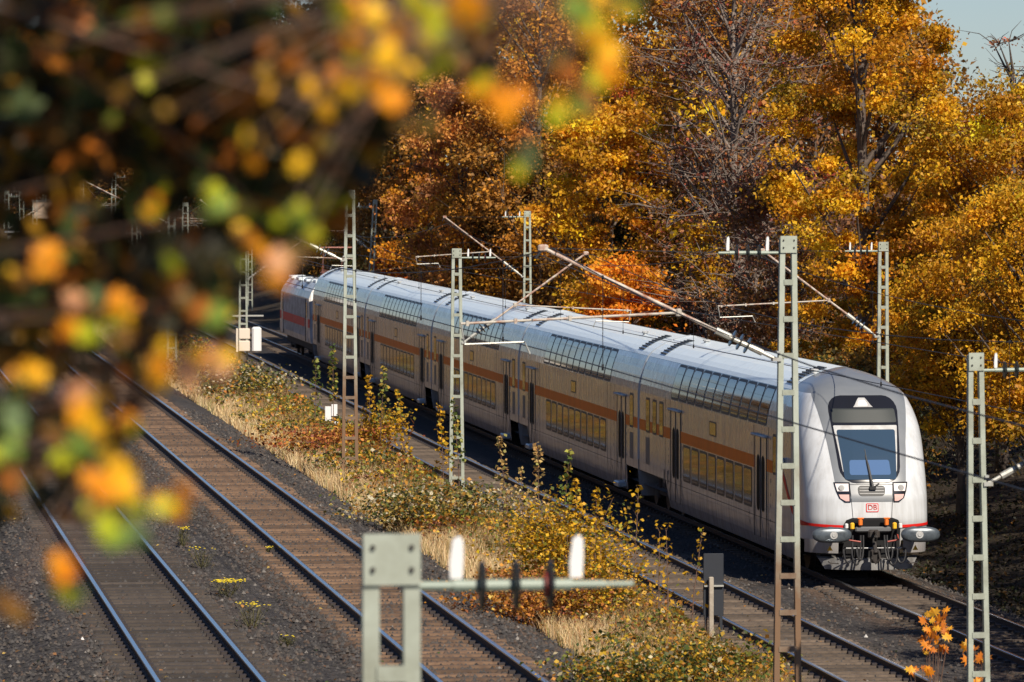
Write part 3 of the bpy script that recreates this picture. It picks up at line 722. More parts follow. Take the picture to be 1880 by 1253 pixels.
def locomotive(u0):
    r = thing('locomotive', 'boxy grey and red electric locomotive at the far rear end of the train', 'locomotive', on_track(u0+.6), RZ)
    R_ = mat('loco_grey', (.55,.55,.55), .4, coat=.3, noise=(2,(.26,.24,.22),.4,.7)); WR = mat('loco_roof', (.74,.82,.86), .4, noise=(3,(.40,.42,.44),.4,.7))
    LB = 18.6; m = MB(); prof = [(1.40,.95),(1.45,1.2),(1.45,3.05),(1.32,3.35),(1.05,3.72),(-1.05,3.72),(-1.32,3.35),(-1.45,3.05),(-1.45,1.2),(-1.40,.95)]
    sects = []
    for u, sc in ((.0,.0),(.55,.55),(1.5,1.),(LB-1.5,1.),(LB-.55,.55),(LB,0.)):
        sects.append([(u if z < 2.0 else (min(max(u,(.1+.55*(z-2.0))),LB-.1-.55*(z-2.0))), y, z) for y, z in prof])
    m.grid([s+[s[0]] for s in sects], flip=True); m.add(sects[0],[tuple(range(10))]); m.add(sects[-1],[tuple(range(9,-1,-1))]); m.build('body', R_, r)
    m = MB(); m.grid([[(u,y,z+.01) for y,z in ((1.32,3.35),(1.05,3.72),(-1.05,3.72),(-1.32,3.35))] for u in (1.6,LB-1.6)]); m.build('roof_panel', WR, r)
    m = MB()
    for u in np.arange(2.7,LB-2.7,.28): m.box((u,1.46,2.1),(.07,.03,1.75))
    m.build('side_rib', R_, r)
    for a, b in ((.25,3.0),(3.2,9.6),(9.8,16.2),(16.4,LB-.25)):
        m = MB(); m.box(((a+b)/2,1.452,1.88),(b-a,.055 if 2.7<a<16 else .02,.40)); m.build('red_stripe', REDS, r)
    for u in (1.7, LB-1.7):
        m = MB(); m.box((u,1.455,1.95),(.75,.03,1.9),bev=.012); d = m.build('door', R_, r); m = MB(); m.box((u,1.475,2.5),(.5,.01,.7)); m.build('door_window', BLACKP, d)
        m = MB(); m.box((u+ (.75 if u < 5 else -.75),1.46,2.0),(.07,.04,2.0)); m.build('hand_rail', RUBBER, r)
    m = MB(); m.box((.45,0,2.75),(.7,2.0,.75),bev=.1); m.build('windscreen', BLACKP, r)
    m = MB(); m.box((LB/2,0,.82),(LB-1.6,2.3,.55),bev=.05); m.build('underframe', UNDER, r)
    for u in (4,LB-4): bogie(r,u)
    for k in range(6):
        m = MB(); m.box((3.4+k*2.35,.85 if k%2 else .6,3.80),(1.5,.75,.16),bev=.03); m.build('roof_box', [WR,PORC][k in (2,4)], r)
    for k in range(9):
        m = MB(); m.lathe((5+k*1.1,-.3,3.75),(5+k*1.1,-.3,4.2),[(0,.05),(.1,.13),(.25,.06),(.35,.13),(.5,.06),(.6,.13),(.75,.06),(1,.05)],8); m.build('roof_insulator', mat('loco_insulator',(.14,.06,.04),.4), r)
    m = MB()
    for s_ in (-.55,.55):
        m.tube([(3.2,s_,4.0),(4.9,s_*.8,4.55),(3.0,s_,5.35)],.03,6)
    m.tube([(3.0,-.8,5.42),(3.0,.8,5.42)],.03,6); m.tube([(3.25,-.8,5.42),(3.25,.8,5.42)],.03,6); m.tube([(3.2,-.6,4.0),(3.2,.6,4.0)],.035,6)
    m.build('pantograph', mat('pantograph_metal',(.25,.10,.08),.5,.3), r)
    return r
locomotive(u)

# ------------------------------------------------------------------ masts and overhead line
TRZ = math.atan(.127)
GW = [.55]
def mast(label, X, Y, zb, zt, wt, taper, side, zc, rise=1.5, reach=3.35, group='ladder masts carrying the overhead wires', lean=0., pitch=.50, detail=True, mt=None, bracket=True):
    """zb, zt: foot and head height; side: +1 the bracket reaches right, -1 left; zc: contact wire height"""
    mt = mt or MAST
    r = thing('ladder_mast', label, 'overhead line mast', (X, Y, zb), TRZ, group); r.rotation_euler[1] = lean
    H = zt-zb; uw = min(.062, wt*.27)
    def half(z): return wt/2+(H-z)*taper/2
    for s_ in (-1,1):
        m = MB(); rows = []
        for z in (0, H-.02):
            h = s_*half(z); i = h-s_*uw*(1.1 if z == 0 else 1)
            a, b = min(h,i), max(h,i); rows.append((a,b,z))
        (a0,b0,z0),(a1,b1,z1) = rows; d = .07
        m.add([(a0,-d,z0),(b0,-d,z0),(b0,d,z0),(a0,d,z0),(a1,-d,z1),(b1,-d,z1),(b1,d,z1),(a1,d,z1)],[(0,3,2,1),(4,5,6,7),(0,1,5,4),(1,2,6,5),(2,3,7,6),(3,0,4,7)])
        # outer flange of the channel
        m.add([(a0-.006,-d-.004,z0),(b0+.006,-d-.004,z0),(b0+.006,-d+.008,z0),(a0-.006,-d+.008,z0),(a1-.006,-d-.004,z1),(b1+.006,-d-.004,z1),(b1+.006,-d+.008,z1),(a1-.006,-d+.008,z1)],[(0,3,2,1),(4,5,6,7),(0,1,5,4),(1,2,6,5),(2,3,7,6),(3,0,4,7)])
        m.build('upright', mt, r)
    z = H-.62
    while z > .3:
        m = MB(); h = half(z)-uw*.9; m.box((0,-.078,0),(2*h,.014,.075))
        o = link('rung', m.mesh('rung', MASTBACK if (z > H-4.6 or mt is MASTBACK) else RUSTM), r, (0,0,z)); z -= pitch
    m = MB(); m.box((0,-.086,H-.105),(wt+.012,.014,.23)); p = m.build('head_plate', MASTBACK, r)
    if detail:
        m = MB()
        for a in (-1,1):
            for b in (-.05,-.15): m.lathe((a*(wt/2-.035),-.093,H+b),(a*(wt/2-.035),-.108,H+b),[(0,.013),(1,.010)],8)
        m.build('bolts', UNDER, p)
    if side == 0: return r
    s_ = side; x0 = s_*half(H)
    zt_ = zc+rise-zb          # tie / head of bracket
    ya = -.02
    n = 8 if detail else 5
    ins = MB(); xa = x0; xb = x0+s_*.82; zi = min(zt_, H-.22)
    ins.tube([(xa,ya,zi),(x0+s_*.16,ya,zi)],.02,n); ins.tube([(x0+s_*.16,ya,zi),(x0+s_*.70,ya,zi)],.027,n); ins.tube([(x0+s_*.70,ya,zi),(xb+s_*.03,ya,zi)],.018,n)
    io = ins.build('insulator', INSBODY, r)
    for k in range(3):
        m = MB(); c = x0+s_*(.29+.155*k); m.lathe((c-.014,ya,zi),(c+.014,ya,zi),[(0,.035),(.2,.105),(.8,.115),(1,.035)],16); m.build('disc', PORC, io)
    m = MB(); m.lathe((x0+s_*(.575),ya,zi),(x0+s_*(.598),ya,zi),[(0,.06),(1,.06)],10); m.build('clamp', REDCLAMP if detail else GALV, io)
    for c in (x0+s_*.175, x0+s_*.72):
        g_ = GW[0]; M_ = Matrix.Translation((c,0,0)) @ Matrix.Diagonal((g_,1,1,1)) @ Matrix.Translation((-c,0,0))
        m = MB(); m.add([M_ @ Vector(p) for p in [(c-.035,ya,zi+.03),(c+.035,ya,zi+.03),(c+.042,ya+.004,zi+.12),(c+.04,ya,zi+.20),(c+.02,ya,zi+.225),(c-.02,ya,zi+.205),(c-.038,ya,zi+.1),
                        (c-.035,ya+.03,zi+.03),(c+.035,ya+.03,zi+.03),(c+.042,ya+.034,zi+.12),(c+.04,ya+.03,zi+.20),(c+.02,ya+.03,zi+.225),(c-.02,ya+.03,zi+.205),(c-.038,ya+.03,zi+.1)]],
                       [tuple(range(7)),tuple(range(13,6,-1))]+[(i,(i+1)%7,(i+1)%7+7,i+7) for i in range(7)]); m.build('bird_guard', WHITEP, io)
    end = Vector((s_*reach, ya, zt_)); foot = Vector((s_*half(zc-zb-.1)+s_*.03, ya, zc-zb-(.08 if rise < 1.7 else .35)))
    if not bracket:
        m = MB(); m.tube([(xb,ya,zi), (xb+s_*.16,ya,zi)], .014, 6); m.build('tie_rod', INSBODY, r); return r
    m = MB(); m.tube([(xb,ya,zi), end], .006, 5); m.build('tie_rod', WIRE, r)
    dv = end-foot
    m = MB(); m.tube([foot+dv*.25, end], .025, n); m.box(tuple(end),(.14,.07,.10),bev=.02); dt = m.build('bracket_tube', RUSTY, r)
    m = MB(); m.tube([foot, foot+dv*.08],.026,n); m.tube([foot+dv*.06, foot+dv*.11],.045,n); m.tube([foot+dv*.11, foot+dv*.20],.040,n); m.tube([foot+dv*.20, foot+dv*.26],.052,n)
    m.box(tuple(foot),(.12,.16,.05)); m.box(tuple(foot+Vector((-s_*.02,0,.1))),(.05,.18,.03)); bo = m.build('bracket_insulator', GALV, r)
    for k in range(3):
        c = foot+dv*(.125+.032*k); e = dv.normalized()*.014; m = MB(); m.lathe(tuple(c-e),tuple(c+e),[(0,.035),(.2,.115),(.8,.115),(1,.035)],16); m.build('disc', PORC, bo)
    t = .42; a = foot+dv*t; b = Vector((s_*(reach+1.12), ya, zc-zb+.42))
    m = MB(); m.tube([a, b],.018,n); m.box(tuple(a),(.08,.08,.12),bev=.02)
    for q in (.5,.75,.97): m.box(tuple(a+(b-a)*q),(.04,.06,.07))
    m.build('registration_tube', mat_pale_rust, r)
    m = MB(); m.tube([b+Vector((0,0,.02)), b+Vector((-s_*.05,0,-.28)), Vector((s_*(reach+.25),ya,zc-zb+.17)), Vector((s_*(reach+.18),ya,zc-zb+.01))],.014,n); m.build('steady_arm', GALV, r)
    m = MB(); m.tube([a+Vector((0,0,.0)), end+Vector((s_*.02,0,-.1))],.007,5); m.tube([end, Vector((s_*(reach+.1),ya,zt_-.14))],.02,5); m.build('hanger_wire', WIRE, r)
    return r
mat_pale_rust = mat('pale_rusty_tube', (.42,.38,.32), .6, noise=(6,(.28,.14,.09),.48,.62))
def bank(x, Y): return gz(x, Y)-.1
xm = lambda Y, px: (px-940)/FPX*Y
mast('tall ladder mast in front of the driving coach, its lower half rusty brown', xm(71.9,1446), 71.9, bank(3.7,71.9), 8.05, .215, .0245, -1, 6.46, 1.44, 3.36)
mast('ladder mast at the right edge of the photo standing beyond the orange maple sprig', xm(67.8,1803)+.0, 67.8, -.3, 6.6, .185, .021, 1, 5.0, 1.5, 3.2, lean=-.013, mt=MASTBACK)
mast('ladder mast standing in front of the middle coaches of the train', xm(129.5,838), 129.5, .9, 7.07, .225, .0245, 1, 5.12, 1.83, 3.2, mt=MASTBACK)
mast('brown-footed ladder mast in the verge left of the central mast', xm(130.5,642), 130.5, bank(-4,130.5), 8.5, .24, .0235, -1, 6.85, 1.45, 3.35)
GW[0] = .8
mast('blurred pale green mast head close to the camera at the bottom', -.548, 23.7, gz(-.5,23.7), 7.28, .245, .004, 1, 5.9, 1.15, 3.2, mt=MASTBACK, bracket=False)
GW[0] = .55
mast('ladder mast rising behind the front end of the train against the golden oak', xm(131.8,1621), 131.8, gz(9.2,131.8)-.1, 7.2, .235, .013, -1, 5.2, 1.8, 3.05, mt=MASTBACK)
mast('ladder mast behind the train roof near the centre of the photo', xm(203.6,968), 203.6, gz(.6,203.6), 7.47, .25, .02, -1, 5.3, 1.95, 3.2, mt=MASTBACK)
mast('ladder mast with white cabinets fixed at its foot beside the locomotive', xm(204,446), 204, .3, 7.74, .26, .018, 1, 5.2, 1.75, 3.2, mt=MASTBACK)
mast('distant ladder mast standing in the dark gap of the foreground leaves', xm(195,315), 195, 1.6, 9.1, .24, .02, -1, 7.2, 1.5, 3.3, mt=MASTBACK)
mast('slim leaning ladder mast behind the last coach of the train', xm(269,674), 269, 0, 7.6, .22, .012, -1, 5.4, 1.8, 3.2, lean=.055, mt=MASTBACK, detail=False)
mast('small distant ladder mast left of the locomotive top', xm(345,459), 345, 0, 7.8, .26, .01, -1, 5.4, 1.8, 3.2, mt=MASTBACK, detail=False)
FAR = [(12,350,420,360,1),(40,352,435,400,-1),(64,300,442,480,1),(82,322,400,560,-1),(135,365,415,520,1),(150,312,420,540,-1),(209,317,395,430,1),(247,350,450,330,1),(297,330,388,380,-1),(255,395,440,420,-1),(107,325,400,600,1),(340,372,430,300,-1)]
WHERE = ['at the left edge of the photo','second from the left edge','the tallest of the far left group','behind the tallest far mast','third from the left in the distant yard','in the middle of the distant yard','right of the middle of the distant yard','in a dark gap between yellow leaves','short and pale left of the taller twin mast','low beside the yard track','faint and farthest of all','nearest the dark trees beyond the yard']
for i, (px, y0_, y1_, Y, sd) in enumerate(FAR):
    t = at(px, y0_, Y); mast('tiny distant ladder mast, '+WHERE[i], t.x, Y, max(-.5, CAMZ-(y1_-HOR)/FPX*Y), t.z, .34, .02, sd, t.z-2.2, 1.8, 3.2, group='far masts in the distant rail yard', mt=MASTBACK, detail=False, pitch=.7)

def wire(name, label, pts, rad, par=None, group='overhead wires'):
    m = MB(); m.tube(pts, rad, 5, cap=False); o = m.build(name, WIRE, par); return o
def catenary(fx, zc, rise, sup, label, off=0., sag=.9):
    r = thing('overhead_line', label, 'overhead wire', (0,0,0))
    pc = []; pm = []
    for k in range(len(sup)-1):
        a, b = sup[k], sup[k+1]
        for t in np.linspace(0,1,13)[:-1]:
            Y = a+(b-a)*t; st = .25*(1-2*t)*(1 if k % 2 else -1)
            pc.append((fx(Y)+off+st*.8, Y, zc(Y))); pm.append((fx(Y)+off+st*.8, Y, zc(Y)+rise-sag*4*t*(1-t)))
    wire('contact_wire', None, pc, .0085, r); wire('messenger_wire', None, pm, .0085, r)
    m = MB(); cl = MB()
    for i in range(1, len(pc), 2):
        if 58 < pc[i][1] < 330: m.tube([pc[i], pm[i]], .005, 4, cap=False); cl.box(pc[i],(.03,.03,.08)); cl.box(pm[i],(.03,.05,.05))
    o = m.build('dropper_wire', WIRE, r); o['kind'] = 'stuff'; o = cl.build('dropper_clamp', WIRE, r); o['kind'] = 'stuff'
    return r
catenary(T3, lambda Y: Z3(Y)+4.88, 1.42, [14,71.9,130.5,195,262,330,400], 'dark contact wire crossing in front of the train, above the brown track', .1)
catenary(T2, lambda Y: 5.18, 1.75, [10,67.8,129.5,204,270,345], 'thin overhead wire above the empty track beside the train')
catenary(T1, lambda Y: 5.25, 1.75, [12,65,131.8,203.6,269,345], 'overhead wire hung above the roofs of the train')
catenary(T4, lambda Y: Z3(Y)+4.9, 1.3, [75,135,200,270,340], 'overhead wire hung above the leftmost track')

# ------------------------------------------------------------------ trackside furniture
t = thing('trackside_sign', 'dark rectangular board with pale concrete post at the edge of the empty track', 'sign', (at(1311,1000,97).x, 97, .0), TRZ)
m = MB(); m.box((0,.03,1.35),(.38,.03,1.15),bev=.01); m.box((-.14,.03,.4),(.05,.04,.8)); m.box((.14,.03,.4),(.05,.04,.8)); m.build('board', mat('sign_back',(.018,.021,.028),.5), t)
m = MB(); m.box((-.06,-.08,.75),(.085,.085,1.5),bev=.012); m.build('post', mat('concrete_post',(.36,.32,.26),.85,noise=(6,(.24,.2,.16),.4,.7)), t)
m = MB(); m.box((0,-.02,1.33),(.36,.05,.03)); m.build('clamp', GALV, t)
p = at(609,752,150); t = thing('marker_boards', 'pair of small white marker boards half hidden in the verge plants', 'sign', (p.x,150,gz(p.x,150)), .1)
for k,(dx,dz,h) in enumerate(((-.11,.62,.42),(.07,.72,.34),(.10,.2,.4))):
    m = MB(); m.box((dx,-.02*k,dz),(.17,.02,h),bev=.008,rz=.1*k); m.build('board', WHITEP, t)
m = MB(); m.box((0,.02,.3),(.05,.04,.9)); m.build('post', GALV, t)
p = at(455,640,203.6)
t = thing('equipment_cabinet', 'white rounded equipment cabinet on the mast beside the locomotive', 'cabinet', (p.x+.02, 203.2, p.z-.15), TRZ)
m = MB(); m.box((.33,0,.5),(.36,.3,.98),bev=.06); m.build('housing', WHITEP, t)
m = MB(); m.box((-.14,.1,.25),(.44,.22,.42),bev=.03); m.box((-.14,.1,.72),(.44,.22,.42),bev=.03); m.box((-.42,.1,.48),(.07,.2,.9)); m.build('terminal_box', mat('cream_box',(.6,.52,.42),.6), t)
m = MB(); m.box((0,0,1.42),(1.2,.06,.06)); m.build('support_bar', GALV, t)
p = at(42,462,345); t = thing('lineside_hut', 'small pale hut with white door beside the distant tracks at the left edge', 'hut', (p.x,345,p.z-.8), .1)
m = MB(); m.box((0,0,1.0),(2.0,2.0,2.0)); m.build('wall', mat('hut_wall',(.34,.30,.26),.8,noise=(4,(.22,.2,.17),.4,.6)), t)
m = MB(); m.box((0,0,2.06),(2.4,2.4,.12),bev=.02); m.build('roof', PALEG, t); m = MB(); m.box((.1,-1.02,.85),(1.1,.04,1.5)); m.build('door', WHITEP, t)
p = at(79,388,500); t = thing('relay_cabinet', 'small sunlit tan cabinet among the distant masts', 'cabinet', (p.x,500,p.z-.8), .1)
m = MB(); m.box((0,0,.9),(1.9,1.2,1.7),bev=.05); m.build('housing', mat('tan_box',(.5,.36,.25),.7), t); m = MB(); m.box((0,0,1.8),(2.1,1.4,.1)); m.build('lid', GALV, t)

# ------------------------------------------------------------------ verge plants
def sample_bank(n, seed, lo, hi, ymin=64, ymax=255, pw=1.0):
    """lo, hi: fraction across the bank (0 = ballast edge beside the left tracks, 1 = beside the empty track)"""
    r = np.random.default_rng(seed); q = r.random(n)
    a, b = ymin**-pw, ymax**-pw; Y = (a+(b-a)*q)**(-1/pw)
    f = lo+(hi-lo)*r.random(n); x0 = T3(Y)+2.6; x1 = T2(Y)-1.75; return r, x0+(x1-x0)*f, Y, f
def ground_z(X, Y):
    out = np.empty(len(X))
    ks = np.arange(60, 275, 1.5); idx = np.clip(np.round((Y-60)/1.5).astype(int), 0, len(ks)-1)
    for k in np.unique(idx):
        xs, zs = section(ks[k]); sel = idx == k; out[sel] = np.interp(X[sel]+.1206*(Y[sel]-ks[k]), xs, zs)
    return out
def mound(X, Y):
    return .15+.85*np.clip(noise2(X,Y,2.3,4)*1.25-.15,0,1)*(.55+.45*noise2(X,Y,.9,6))

STRAW = mat('dry_grass', (.42,.29,.13), .8); LEAFG = leaf_material('grass_blade', .3, .7)
def grass(name, label, n, seed, lo, hi, hgt, pal, dens=None, bendy=.35, wid=.010, ymin=64, ymax=255, pos=None):
    r, X, Y, f = sample_bank(n, seed, lo, hi, ymin, ymax)
    if pos: X, Y = pos(r, n); f = np.zeros(n)
    if dens is not None: k = r.random(n) < dens(X, Y, f); X, Y = X[k], Y[k]
    n = len(X); Z = ground_z(X, Y)-.02; h = hgt*(.5+.8*r.random(n)); a = r.random(n)*6.28; w = wid*(.7+.6*r.random(n))*(Y/80)**.7
    b = h*bendy*(r.random(n)); ca, sa = np.cos(a), np.sin(a); th = r.normal(size=n)*.8; cx, cy = np.cos(th), np.sin(th)*.4
    V = np.empty((n,5,3))
    for k,(t,ww) in enumerate(((0,-1),(0,1),(.6,.75),(.6,-.75),(1,0))):
        V[:,k,0] = X+ww*w*cx+b*t*t*ca; V[:,k,1] = Y+ww*w*cy+b*t*t*sa; V[:,k,2] = Z+h*t
    F = np.array([(0,1,2),(0,2,3),(3,2,4)]); F = (F[None]+np.arange(n)[:,None,None]*5).reshape(-1,3)
    me = bpy.data.meshes.new(name); me.vertices.add(n*5); me.loops.add(len(F)*3); me.polygons.add(len(F))
    me.vertices.foreach_set('co', V.reshape(-1)); me.loops.foreach_set('vertex_index', F.reshape(-1).astype(np.int32))
    me.polygons.foreach_set('loop_start', np.arange(0,len(F)*3,3,dtype=np.int32)); me.polygons.foreach_set('loop_total', np.full(len(F),3,dtype=np.int32)); me.update(calc_edges=True)
    c = pick(pal, n, r, .22); at_ = me.color_attributes.new('tint','FLOAT_COLOR','POINT'); c4 = np.ones((n,5,4)); c4[:,:,:3] = c[:,None]; at_.data.foreach_set('color', c4.reshape(-1)); me.materials.append(LEAFG)
    return tag(link(name, me), label, 'grass', kind='stuff')
SPAL = [(5,(.62,.44,.22)),(4,(.70,.54,.31)),(3,(.46,.29,.13)),(1.5,(.26,.24,.08)),(1,(.36,.17,.06))]
def d_grass(X, Y, f):
    p = noise2(X, Y, 3.5, 21); return np.clip(1.3-f*1.75+(p-.5)*1.4, .05, 1)
grass('dry_grass', 'pale straw-coloured dry grass along the edge of the verge', 190000, 11, 0, 1, .36, SPAL, d_grass, .75, .0055)
grass('dry_grass', 'brown and green thin weeds among the brambles of the verge', 45000, 12, .2, 1.0, .5, [(3,(.16,.13,.04)),(3,(.25,.11,.05)),(2,(.10,.11,.03)),(2,(.34,.20,.08))], None, .8, .006)

def bramble(name, label, n, seed, pal, dens, hs=1., size=.075, lo=0.03, hi=1.03, ymin=64, ymax=255):
    r, X, Y, f = sample_bank(n, seed, lo, hi, ymin, ymax)
    k = r.random(n) < dens(X, Y, f); X, Y, f = X[k], Y[k], f[k]; n = len(X)
    Z = ground_z(X, Y)+mound(X, Y)*hs*(1-.85*r.random(n)**2)
    me = leaf_mesh(name, np.stack([X,Y,Z],1), size*(.6+.8*r.random(n))*(np.maximum(Y,80)/80)**.55, pick(pal, n, r, .3), r, up=.55, aspect=.75)
    return tag(link(name, me), label, 'bramble', kind='stuff')
def band(c, w, sd, amt=1.3):
    return lambda X, Y, f: np.clip(1-np.abs(f-c)/w+(noise2(X,Y,4.,sd)-.55)*amt, 0, 1)
bramble('brambles', 'low green and yellow bramble cover on the middle of the verge', 190000, 31, [(4,(.10,.13,.025)),(3,(.22,.22,.035)),(4,(.58,.38,.04)),(.9,(.52,.44,.28)),(2.4,(.52,.22,.03)),(1.6,(.035,.05,.015))], band(.58,.78,40,1.1), .75)
bramble('orange_undergrowth', 'orange and yellow leafy undergrowth lining the verge', 60000, 32, [(4,(.50,.24,.03)),(3,(.42,.15,.025)),(2,(.28,.08,.02)),(2,(.20,.14,.03)),(1,(.55,.36,.05))], band(.62,.55,55,1.9), .75)
bramble('red_undergrowth', 'dull red and brown twiggy undergrowth patches on the verge', 42000, 33, [(3,(.30,.09,.05)),(3,(.22,.10,.06)),(2,(.36,.18,.08)),(1,(.12,.05,.03))], band(.45,.5,71,2.2), .6, .06)

def shrub(name, label, px, py, Y, h, w, pal, n=2500, leaf=.08, cat='bush', group=None, stems=9):
    """separate bush: stems and leaves; (px, py) its foot"""
    b = at(px, py, Y); gzv = gz(b.x, Y); r = np.random.default_rng(int(px*7+py)); t = thing(name, label, cat, (b.x, Y, gzv), 0, group)
    m = MB(); tips = []
    for k in range(stems):
        a = r.random()*6.28; q = w*.5*r.random()**.5; tx, ty, tz = math.cos(a)*q, math.sin(a)*q, h*(.6+.4*r.random())
        m.tube([(tx*.15,ty*.15,0),(tx*.5,ty*.5,tz*.5),(tx,ty,tz)],[.014,.01,.004],4); tips.append((tx,ty,tz))
        for e in range(3):
            f = .4+.5*r.random(); o = r.normal(size=3)*[w*.22,w*.22,h*.12]; m.tube([(tx*f,ty*f,tz*f),(tx*f+o[0],ty*f+o[1],tz*f+abs(o[2]))],[.006,.003],3); tips.append((tx*f+o[0],ty*f+o[1],tz*f+abs(o[2])))
    m.build('stem', TWIG, t)
    tips = np.array(tips); c = tips[r.integers(len(tips), size=n)]*(.45+.6*r.random((n,1))**.6)+r.normal(size=(n,3))*[w*.13,w*.13,h*.09]; c[:,2] = np.abs(c[:,2])+.03
    link('foliage', leaf_mesh('foliage', c, leaf*(.6+.8*r.random(n)), pick(pal, n, r, .25), r, up=.5, aspect=.75), t); return t
TWIG = mat('twig', (.13,.075,.05), .8); BARK = mat('bark', (.075,.055,.042), .9, noise=(4,(.13,.10,.08),.4,.7), bump=(12,.6,.03)); GREYB = mat('grey_brown_bark', (.15,.12,.10), .9, noise=(4,(.22,.17,.14),.4,.7))
BARKL = mat('pale_bark', (.20,.17,.14), .85, noise=(5,(.1,.08,.06),.4,.7))
YG = [(5,(.62,.36,.02)),(3,(.5,.26,.02)),(2,(.30,.26,.03)),(1,(.12,.14,.03))]
GB = [(4,(.08,.11,.025)),(3,(.55,.34,.03)),(2,(.16,.17,.03)),(2,(.45,.2,.03)),(1,(.5,.42,.25))]
shrub('hawthorn_bush', 'yellow leafy bush leaning over the rail in the middle of the verge', 1040, 1000, 96, 1.9, 1.9, YG, 4200, .075, stems=16)
shrub('hawthorn_bush', 'golden twiggy bush just right of the yellow bush, above the empty track', 1100, 1070, 90, 1.5, 1.7, YG, 2400, .07)
shrub('orange_bush', 'dense orange bush below the yellow one, between the tracks', 1000, 1080, 90, 1.1, 2.2, [(4,(.5,.22,.03)),(3,(.42,.16,.04)),(2,(.28,.1,.04)),(1,(.55,.38,.08))], 4800, .07)
shrub('bramble_bush', 'green and yellow bramble bush at the bottom, left of the rusty mast foot', 1270, 1215, 78, 1.0, 2.3, GB, 4200, .075)
shrub('bramble_bush', 'low green bramble bush at the bottom edge, on the pale grass', 1160, 1240, 76, .7, 1.8, GB, 2600, .07)
shrub('golden_bush', 'golden orange bush around the foot of the brown-footed mast', 680, 790, 140, 1.2, 1.6, YG, 1500, .085)
shrub('red_bush', 'reddish orange bush in the verge below the white marker boards', 600, 790, 140, .9, 3.0, [(4,(.42,.14,.04)),(3,(.5,.26,.05)),(2,(.26,.07,.03))], 3000, .095)
shrub('bramble_bush', 'large green and cream bramble mound in front of the brown-footed mast', 760, 900, 112, 1.1, 3.4, [(4,(.09,.11,.03)),(3,(.45,.33,.08)),(2,(.5,.44,.3)),(2,(.42,.2,.03))], 5200, .085)
shrub('bramble_bush', 'green bramble mound on the verge under the blurred leaves', 430, 700, 172, 1.1, 4.0, [(4,(.08,.10,.03)),(3,(.40,.30,.06)),(2,(.5,.44,.3)),(1,(.4,.16,.03))], 4600, .11)

def sapling(label, px, ytop, ybase, Y, pal, name='tall_sapling', n=150, leaf=.10, w=.22, spiky=True):
    b = at(px, ybase, Y); tp = at(px, ytop, Y); zb = gz(b.x, Y); h = tp.z-zb; r = np.random.default_rng(int(px*3+ytop))
    t = thing(name, label, 'sapling', (b.x, Y, zb), 0, 'tall thin stems rising from the verge')
    ln = r.normal()*.06*h; pts = [(0,0,0),(ln*.3,.02,h*.5),(ln,0,h)]
    m = MB(); m.tube(pts,[.014,.010,.004],5); cs = []
    lvl = np.linspace(max(0,1-1.5/h) if h > 1.6 else .3, .99, 11)
    for q in lvl:
        x0 = ln*q*q
        for s_ in (-1,1):
            e = w*(1.15-q)*(.5+r.random()); a = r.random()*1.2-.6; tip = (x0+s_*e*math.cos(a), e*math.sin(a), h*q+.06+.05*r.random())
            m.tube([(x0,0,h*q),tip],[.005,.002],3)
            for k in range(max(2, n//22)):
                f = .3+.8*r.random(); cs.append((x0+(tip[0]-x0)*f+r.normal()*.025, tip[1]*f+r.normal()*.025, h*q+(tip[2]-h*q)*f+r.normal()*.03))
    m.build('stem', TWIG, t); cs = np.array(cs)
    link('foliage', leaf_mesh('foliage', cs, leaf*(.6+.7*r.random(len(cs))), pick(pal, len(cs), r, .2), r, up=.3, aspect=.8), t); return t
PALEY = [(4,(.58,.42,.16)),(3,(.55,.33,.12)),(2,(.3,.28,.08))]; YO = [(5,(.65,.38,.02)),(2,(.5,.28,.02)),(1,(.25,.25,.03))]; GRN = [(4,(.12,.17,.04)),(2,(.3,.3,.06)),(2,(.45,.3,.05))]
SAP = [(937,810,900,104,PALEY,'first of the two pale-leaved stems left of the yellow bush'),(990,824,905,104,PALEY,'second pale-leaved stem, just left of the yellow bush'),(1030,838,960,99,GRN,'green-tipped stem in the middle of the yellow bush'),
 (1092,905,1010,95,YO,'bright yellow stem on the right of the yellow bush'),(1060,890,1000,96,YO,'yellow stem inside the yellow bush'),(961,870,930,103,PALEY,'short pale-leaved stem between two taller ones'),
 (1268,980,1100,88,YO,'single stem with yellow tip right of the dark ballast'),(1228,975,1090,88,YO,'stem with yellow tip beside the empty track'),(1210,975,1090,89,YO,'leftmost of the three thin yellow-tipped stems'),
 (612,640,760,148,GRN,'thin green stem above the white marker boards'),(578,668,745,152,GRN,'green pointed stem left of the white marker boards'),(680,695,790,140,YO,'yellow stem right of the brown-footed mast'),
 (697,680,790,139,GRN,'green stem right of the brown-footed mast'),(745,722,800,134,YO,'yellow stem halfway between the two middle masts'),(815,752,830,128,YO,'yellow stem just left of the central mast foot'),(845,740,835,127,GRN,'green climbing stem inside the central mast'),
 (1165,900,1060,92,YO,'bare leaning stem right of the golden bush')]
for px,yt,yb,Y,pal,lb in SAP:
    sapling(lb, px, yt, yb, Y, pal, n=60 if px in (1268,1228,1210,1165) else 150, leaf=.07*(Y/95)**.6+.02)

